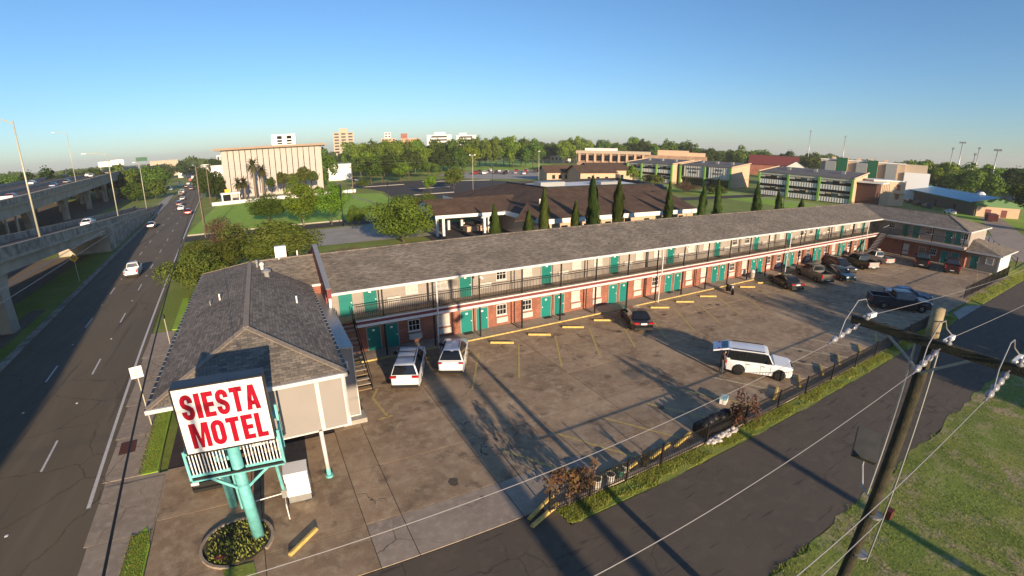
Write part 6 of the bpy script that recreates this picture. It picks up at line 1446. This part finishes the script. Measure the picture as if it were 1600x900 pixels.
# school blocks: x along the facade (away from the camera side), front faces -y in the local frame
def school(x, y, ang, L_, D_, bays, label, overhang=False, text=None):
    b_ = bld('school_block', label, 'school', x, y, ang); H0, H1 = 8.3, 9.9
    mb = MB(); mb.add([(0,0,0),(0,D_,0),(0,D_,H1),(0,0,H0),(L_,0,0),(L_,D_,0),(L_,D_,H1),(L_,0,H0)], [(0,1,2,3),(7,6,5,4),(1,5,6,2)]); lpart(mb, 'end_walls', 'school_tan', b_)
    lpart(MB().add([(-.3,-.5,H0),(L_+.3,-.5,H0),(L_+.3,D_,H1+.05),(-.3,D_,H1+.05),(-.3,-.5,H0-.3),(L_+.3,-.5,H0-.3),(L_+.3,D_,H1-.25),(-.3,D_,H1-.25)], [(0,1,2,3),(7,6,5,4),(0,4,5,1),(1,5,6,2),(2,6,7,3),(3,7,4,0)]), 'roof', 'roof_grey', b_)
    
    for e_ in (-.3, L_+.3): lpart(MB().bar((e_,-.5,H0+.1),(e_,D_,H1+.15),.5,.35), 'roof_edge', 'school_tan', b_)
    for i in range(bays+1):
        xx = L_*i/bays; lpart(MB().box(xx-.32,xx+.32,-.75,.05,0,H0-.3), 'pier', 'school_green', b_)
    if overhang:
        lpart(MB().box(.3,L_-.3,.0,.3,3.3,H0), 'upper_wall', 'school_panel', b_); lpart(MB().box(0,L_,2.5,2.7,0,3.3), 'recessed_wall', 'glass_dark', b_); lpart(MB().box(0,L_,0,D_,3.0,3.3), 'floor_slab', 'school_tan', b_)
        for i in range(bays):
            x0 = L_*i/bays+.5; x1 = L_*(i+1)/bays-.5
            w_ = lpart(MB().box(x0 if i == 0 else x0,x0+1.1,-.06,0,3.6,H0-.6), 'window', 'glass_dark', b_)
            pn = lpart(MB().box(x0+1.2,x1,-.32,0,3.4,H0-.35), 'panel', 'school_panel', b_)
            for j in range(9): put('rib', MB().box(-.09,.09,-.40,-.32,3.45,H0-.4).mesh('rib','white_wall'), pn, (x0+1.6+(x1-x0-1.9)*j/8,0,0))
            if text:
                for k_, line in enumerate(text[i]):
                    cu = bpy.data.curves.new('txt','FONT'); cu.body = line; cu.size = 1.25 if len(line) < 8 else 1.05; cu.align_x = 'CENTER'; cu.extrude = .02; cu.space_character = 1.05
                    tm = bpy.data.objects.new('txt', cu); COL.objects.link(tm); dg = bpy.context.evaluated_depsgraph_get(); me = bpy.data.meshes.new_from_object(tm.evaluated_get(dg)); bpy.data.objects.remove(tm)
                    me.materials.clear(); me.materials.append(M['ink'])
                    # the facade is read from outside: its x axis runs to the left for the reader
                    put('lettering', me, pn, ((x0+x1)/2+.5,-.45,6.4-1.5*k_), (R(90),0,0))
    else:
        for st in range(2):
            z0 = .2+4.0*st
            for i in range(bays):
                x0 = L_*i/bays+.32; x1 = L_*(i+1)/bays-.32
                pn = lpart(MB().box(x0,x1,-.3,0,z0,z0+1.55), 'spandrel', 'school_panel', b_)
                rb_ = MB(); nn = int((x1-x0)/.85)
                for j in range(nn): rb_.box(x0+.2+(x1-x0-.4)*j/nn,x0+.52+(x1-x0-.4)*j/nn,-.38,-.3,z0+.02,z0+1.5)
                q = lpart(rb_, 'ribs', 'white_wall', pn); q['kind'] = 'stuff'
                nw = 5
                for j in range(nw):
                    a = x0+(x1-x0)*j/nw; c_ = x0+(x1-x0)*(j+1)/nw
                    w_ = lpart(MB().box(a+.06,c_-.06,-.05,0,z0+1.6,z0+3.1), 'window', 'glass_dark' if (i+j+st) % 4 else 'glass_blue', b_)
                    put('blind', MB().box(a+.1,c_-.1,-.06,-.05,z0+2.3+.3*((i*3+j) % 3),z0+3.08).mesh('blind','wall_tan' if j % 2 else 'school_panel'), w_)
                if st: lpart(MB().box(x0,x1,-.3,0,z0+3.15,H0-.3), 'fascia', 'school_panel', b_)
        lpart(MB().box(0,L_,.0,.2,0,H0-.2), 'core', 'dark_void', b_)
    for j in range(3): lpart(MB().box(L_*(.2+.3*j),L_*(.2+.3*j)+1.1,D_*.5,D_*.5+1.2,H0+.8,H0+1.9), 'roof_unit', 'galvanised', b_)
    return b_
# local x runs from the far (left in the picture) end to the near (right) end
school(152.4,170,-80,24,17,3,'two-storey school block with green piers, farthest of the three',)
school(161,145.5,-80,23.5,17,2,'school block with black lettering on white panels over a dark entrance',True,(('ARCHBISHOP','BLENK'),('HIGH','SCHOOL')))
school(156.6,103.5,-80,32,18,3,'two-storey school block with green piers, nearest of the three')
lk = bld('school_link','dark recessed stair link at the right end of the school','building',163,72,-80); lpart(MB().box(0,6,4,14,0,7.2), 'wall', 'dark_brick', lk); lpart(MB().box(-.3,8,3,14,7.2,7.6), 'roof', 'roof_white', lk)
tw = bld('stair_tower','tan ribbed stair tower beside the school','building',172,69.5,-33)
lpart(MB().box(0,12,0,9,0,8.0), 'wall', 'school_tan', tw); lpart(MB().box(-.2,12.2,-.2,9.2,8.0,8.3), 'roof', 'roof_white', tw)
for j in range(10): lpart(MB().box(.4+.62*j,.7+.62*j,-.12,0,0,7.8), 'rib', 'wall_tan', tw)
for z in (2.2,5.2): lpart(MB().box(8.6,10.0,-.06,0,z,z+1.8), 'window', 'brick', tw)
lpart(MB().box(8.0,12.8,-1.3,0,4.2,4.4), 'canopy', 'school_tan', tw)
# blue-roofed building
bb = bld('blue_roof_building','long low building with pale blue metal roof and dark green fascia','building',226,78.5,-140.3)
lpart(MB().box(0,57,0,13,0,3.0), 'wall', 'shaded_wall', bb); lpart(MB().box(-.1,57.1,-.25,.05,3.0,4.2), 'fascia', 'dark_green', bb)
lpart(MB().add([(-.5,-1.6,4.2),(57.8,-1.6,4.2),(57.8,6.5,6.0),(-.5,6.5,6.0)], [(0,1,2,3)]).add([(-.5,14,4.2),(57.8,14,4.2),(57.8,6.5,6.0),(-.5,6.5,6.0)], [(3,2,1,0)]).box(-.5,57.8,-1.65,-1.55,4.0,4.2), 'roof', 'roof_blue', bb)
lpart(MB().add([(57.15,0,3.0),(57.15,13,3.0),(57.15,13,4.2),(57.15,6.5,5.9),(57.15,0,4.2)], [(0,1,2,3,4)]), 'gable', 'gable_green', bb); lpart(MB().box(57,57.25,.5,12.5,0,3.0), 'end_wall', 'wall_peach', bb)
for j in range(8): lpart(MB().box(1.5+7.0*j,3.1+7.0*j,-.06,0,.1,2.3), 'door' if j % 2 else 'window', 'dark_green' if j % 2 else 'glass_dark', bb)
for j in range(2): lpart(MB().box(57.25,57.3,3+4.5*j,4.6+4.5*j,.1,2.3), 'door', 'roof_red', bb)
lpart(MB().lathe([(1.2,5.6),(1.3,6.2),(.6,6.8)], (46,6.5,0), 8), 'roof_cowl', 'white_plain', bb)
dm_ = bld('dumpster','dark purple dumpster beside the blue-roofed building','dumpster',173,35.5,20)
lpart(MB().box(-3,3,-1.2,1.2,.2,1.8), 'tub', 'rust', dm_); lpart(MB().box(-3.1,3.1,-1.3,1.3,1.8,1.95), 'lid', 'maroon', dm_)
# green-fronted block behind
gb = bld('green_block','tall tan block with dark green bays and a bright white end','building',205,106,-68)
lpart(MB().box(0,32,0,14,0,13.4), 'wall', 'wall_tan', gb); lpart(MB().box(-.2,32.2,-.2,14.2,13.4,13.8), 'roof', 'roof_white', gb)
for x0, x1, m, h in ((2,6,'galvanised',13.0),(6.3,10.5,'dark_green',14.6),(14,18,'galvanised',13.0),(18.3,22,'dark_green',14.2),(25,29,'galvanised',13.2)):
    lpart(MB().box(x0,x1,-1.6,.1,0,h), 'bay', m, gb); lpart(MB().box(x1,x1+.2,-1.6,.1,0,h-.1), 'bay_side', 'school_tan', gb)
lpart(MB().box(32,41,-1,12,0,10.5), 'white_wing', 'white_plain', gb); lpart(MB().box(32,40,2,12,10.5,13.6), 'upper_wing', 'wall_tan', gb)
for j in range(5): lpart(MB().box(4+5*j,5.4+5*j,5,6.4,13.8,14.8), 'roof_unit', 'wall_peach', gb)
# tan brick building behind the school
tb = bld('brick_hall','long tan brick hall with flat roof and pale parapets behind the school','building',161,222,-50)
lpart(MB().box(0,70,0,20,0,11.0), 'wall', 'tan_brick', tb); lpart(MB().box(-.4,40,-1.0,20.4,11.0,12.6), 'parapet', 'wall_tan', tb); lpart(MB().box(4,20,2,16,12.6,14.0), 'roof_block', 'white_wall', tb); lpart(MB().box(44,60,2,18,11.0,13.8), 'roof_block', 'wall_peach', tb); lpart(MB().box(60,69,4,18,11.0,12.9), 'roof_block', 'wall_peach', tb)
for j in range(8): lpart(MB().box(2.5+4.4*j,5.6+4.4*j,-.3,0,7.2,10.2), 'window', 'glass_dark', tb)
for j in range(9): lpart(MB().box(1+4.4*j,1.9+4.4*j,-.8,0,6.5,11), 'pier', 'wall_peach', tb)
lpart(MB().box(6,30,-6,0,4.5,5.4), 'canopy', 'white_wall', tb)
# farther roofs and towers
rr_ = bld('red_roof_hall','long low hall with dark red roof among the trees','building',284,196,-58); lpart(MB().box(0,30,0,14,0,7), 'wall', 'brick', rr_); lpart(MB().add([(-1,-1,7),(31,-1,7),(31,7,13),(-1,7,13)], [(0,1,2,3)]).add([(-1,15,7),(31,15,7),(31,7,13),(-1,7,13)], [(3,2,1,0)]), 'roof', 'roof_red', rr_)
wh = bld('white_house','white gabled house between the school and the green block','house',262,156,-58); lpart(MB().box(0,11,0,10,0,7.5), 'wall', 'white_wall', wh); lpart(MB().add([(0,-.02,7.5),(11,-.02,7.5),(5.5,-.02,10.8)], [(0,1,2)]), 'gable', 'white_wall', wh); lpart(MB().add([(-.5,-.6,7.2),(5.5,-.6,11),(5.5,10.6,11),(-.5,10.6,7.2)], [(0,1,2,3)]).add([(11.5,-.6,7.2),(5.5,-.6,11),(5.5,10.6,11),(11.5,10.6,7.2)], [(3,2,1,0)]), 'roof', 'roof_grey', wh)
for x in (2,7): lpart(MB().box(x,x+1.4,-.08,0,4.5,6.2), 'window', 'glass_dark', wh)
mn = bld('mansion','white mansion with red tile roof among the far trees','house',238,382,-32); lpart(MB().box(0,26,0,14,0,11), 'wall', 'white_wall', mn); lpart(MB().box(18,24,-2,8,11,14), 'tower', 'white_wall', mn); lpart(MB().box(-.5,18,-.5,14.5,11,12), 'roof', 'roof_red', mn)
for j in range(5):
    for z in (2,6.5): lpart(MB().box(2+3.4*j,3.6+3.4*j,-.1,0,z,z+2.6), 'window', 'glass_blue', mn)
def block(label, x, y, ang, w_, d_, h_, m, rows, cols, wm='glass_dark', top=None, name='apartment_block', cat='building'):
    b_ = bld(name, label, cat, x, y, ang); lpart(MB().box(0,w_,0,d_,0,h_), 'wall', m, b_); lpart(MB().box(-.3,w_+.3,-.3,d_+.3,h_,h_+.6), 'roof', m, b_)
    me = MB().box(-.32*w_/cols,.32*w_/cols,-.15,0,0,h_/rows*.5).mesh('window', wm)
    for i in range(rows):
        if h_*(i+.3)/rows < 10: continue
        for j in range(cols): put('window', me, b_, (w_*(j+.5)/cols,0,h_*(i+.3)/rows))
    if top: lpart(MB().box(*top[0],h_+.6,h_+.6+top[1]), 'penthouse', top[2], b_)
    return b_
block('tan tower block standing alone above the trees', 111,792,-9, 32,24,42,'wall_tan',9,3,'glass_dark',((10,22,4,16),6,'wall_peach'))
block('peach apartment block above the tree belt, left of the white offices', 160,676,-15, 20,20,28,'wall_peach',8,4)
block('peach apartment block with red penthouse above the tree belt', 186,668,-16, 26,20,27,'wall_peach',8,6,'brick',((0,9,2,14),7,'brick'))
block('small grey tower above the peach apartment blocks', 171,700,-15, 9,9,37,'white_wall',10,2)
block('white office block with dark window bands above the trees, left one', 207,617,-20, 32,20,30,'white_wall',7,1,'glass_dark',((10,24,2,12),3.5,'white_wall'))
block('white office block with dark window bands above the trees, right one', 243,604,-21, 26,20,29,'white_wall',7,1,'glass_dark',((4,14,2,12),3,'galvanised'))
block('low white warehouse right of the tall dark tree by the bank', 31,252,-10, 12,16,7.5,'white_wall',2,3,name='warehouse')
for i, (az, d, w_, h_, m) in enumerate(((-8.5,470,30,9,'white_wall'),(-6.5,520,26,8,'wall_tan'),(-5.2,430,18,8,'white_wall'),(-3.6,380,20,7,'white_wall'),(-1.8,420,24,8,'wall_tan'),(-11,560,26,15,'wall_tan'),(-4.5,760,26,17,'white_wall'))):
    block('distant low roof along the far service road, %s from the left' % (od+['eighth'])[[5,0,1,6,2,3,4].index(i)], d*math.sin(R(az)), d*math.cos(R(az)), -az*.6, w_, 15, h_, m, 2, 6, name='far_building')
# masts, billboards, gantry beyond the freeway
for i, (az, d, tan_, l) in enumerate(((61.33,420,.0436,'tallest stadium mast above the white house'),(64.75,430,.0367,'stadium mast above the green block'),(74.35,330,.0257,'thin stadium mast left of the pair behind the blue roof'),(75.02,340,.0356,'tallest stadium mast behind the blue roof'),(76.38,345,.028,'stadium mast right of the tallest behind the blue roof'),(76.15,300,.0185,'short stadium mast behind the blue roof'),(77.77,300,.0265,'stadium mast with lamps at the far right'))):
    t = thing('stadium_mast', l, 'mast', (d*math.sin(R(az)),d*math.cos(R(az)),0), R(-az), 'stadium masts'); h_ = 15+tan_*d
    lpart(MB().tube((0,0,0),(0,0,h_),.42,.2,n=8), 'pole', 'galvanised', t, True); lpart(MB().box(-1.6 if i in (3,6) else -.6,1.6 if i in (3,6) else .6,-.15,.15,h_-.9,h_), 'lamp_rack', 'galvanised', t)
gs = bld('grandstand','grey bleachers with a white press box beside the playing field','grandstand',286,72,-75); lpart(MB().add([(0,0,0),(30,0,0),(30,10,6),(0,10,6),(30,10,0),(0,10,0)], [(0,1,2,3),(3,2,4,5),(0,3,5),(1,4,2)]), 'terrace', 'galvanised', gs); lpart(MB().box(13,20,9,12,7.5,11), 'press_box', 'white_plain', gs); lpart(MB().box(13.3,19.7,9.5,11.5,0,7.5), 'press_box_base', 'galvanised', gs)
def billboard(az, d, w_, h_, z, l, m='white_plain'):
    t = thing('billboard', l, 'billboard', (d*math.sin(R(az)),d*math.cos(R(az)),0), R(-az), 'billboards beyond the freeway'); lpart(MB().box(-w_/2,w_/2,-.2,.2,z,z+h_), 'panel', m, t)
    for s_ in (-.35,.35): lpart(MB().tube((w_*s_,.3,0),(w_*s_,.3,z+.4),.25), 'post', 'galvanised', t)
billboard(-15.0,300,6,2.6,14.2,'white billboard above the far side of the freeway, left one'); billboard(-13.9,310,6,2.6,14.8,'white billboard above the far side of the freeway, right one')
billboard(-23.3,130,2.6,1.8,8.6,'white sign board on the far shoulder of the freeway at the left edge'); billboard(-11.7,330,6,2.2,15.8,'green overhead sign above the viaduct in the distance','dark_green')
# billboard behind the camera: its post and board shade the lot and the upper wall
bp_ = thing('roadside_billboard','large billboard on a single steel post outside the picture','billboard',(6.6,-30,0),R(2)); lpart(MB().tube((0,0,0),(0,0,14.2),.56,n=14), 'post', 'galvanised', bp_, True); lpart(MB().box(-6.2,3.2,-.3,.3,14.1,17.3), 'board', 'white_plain', bp_)
for i, (x, y, h, r_) in enumerate(((9.0,-26,12.2,.34),(20.2,-20,9.6,.3))):
    upole(x, y, h, 'stout wooden pole outside the picture, %s one' % ('left','right')[i], 1, r_)  # unseen poles, height and place chosen for the bars of shade on the lot
bp2 = upole(-5.2,-22,15.5,'wooden utility pole outside the picture that shades the office roof',1,.2)

# ================================================================== AIR
hz = MB().box(-3050,3550,-1050,4550,-1.1,58).mesh('haze', [])
hm = bpy.data.materials.new('haze'); hm.use_nodes = True; hn = hm.node_tree; hn.nodes.remove(hn.nodes['Principled BSDF'])
pv = hn.nodes.new('ShaderNodeVolumePrincipled'); pv.inputs['Color'].default_value = (.86,.88,.92,1); pv.inputs['Density'].default_value = .0002; pv.inputs['Anisotropy'].default_value = .1
hn.links.new(pv.outputs[0], hn.nodes['Material Output'].inputs['Volume']); hz.materials.append(hm)
o = put('haze', hz); o['kind'] = 'stuff'
S.cycles.volume_bounces = 0
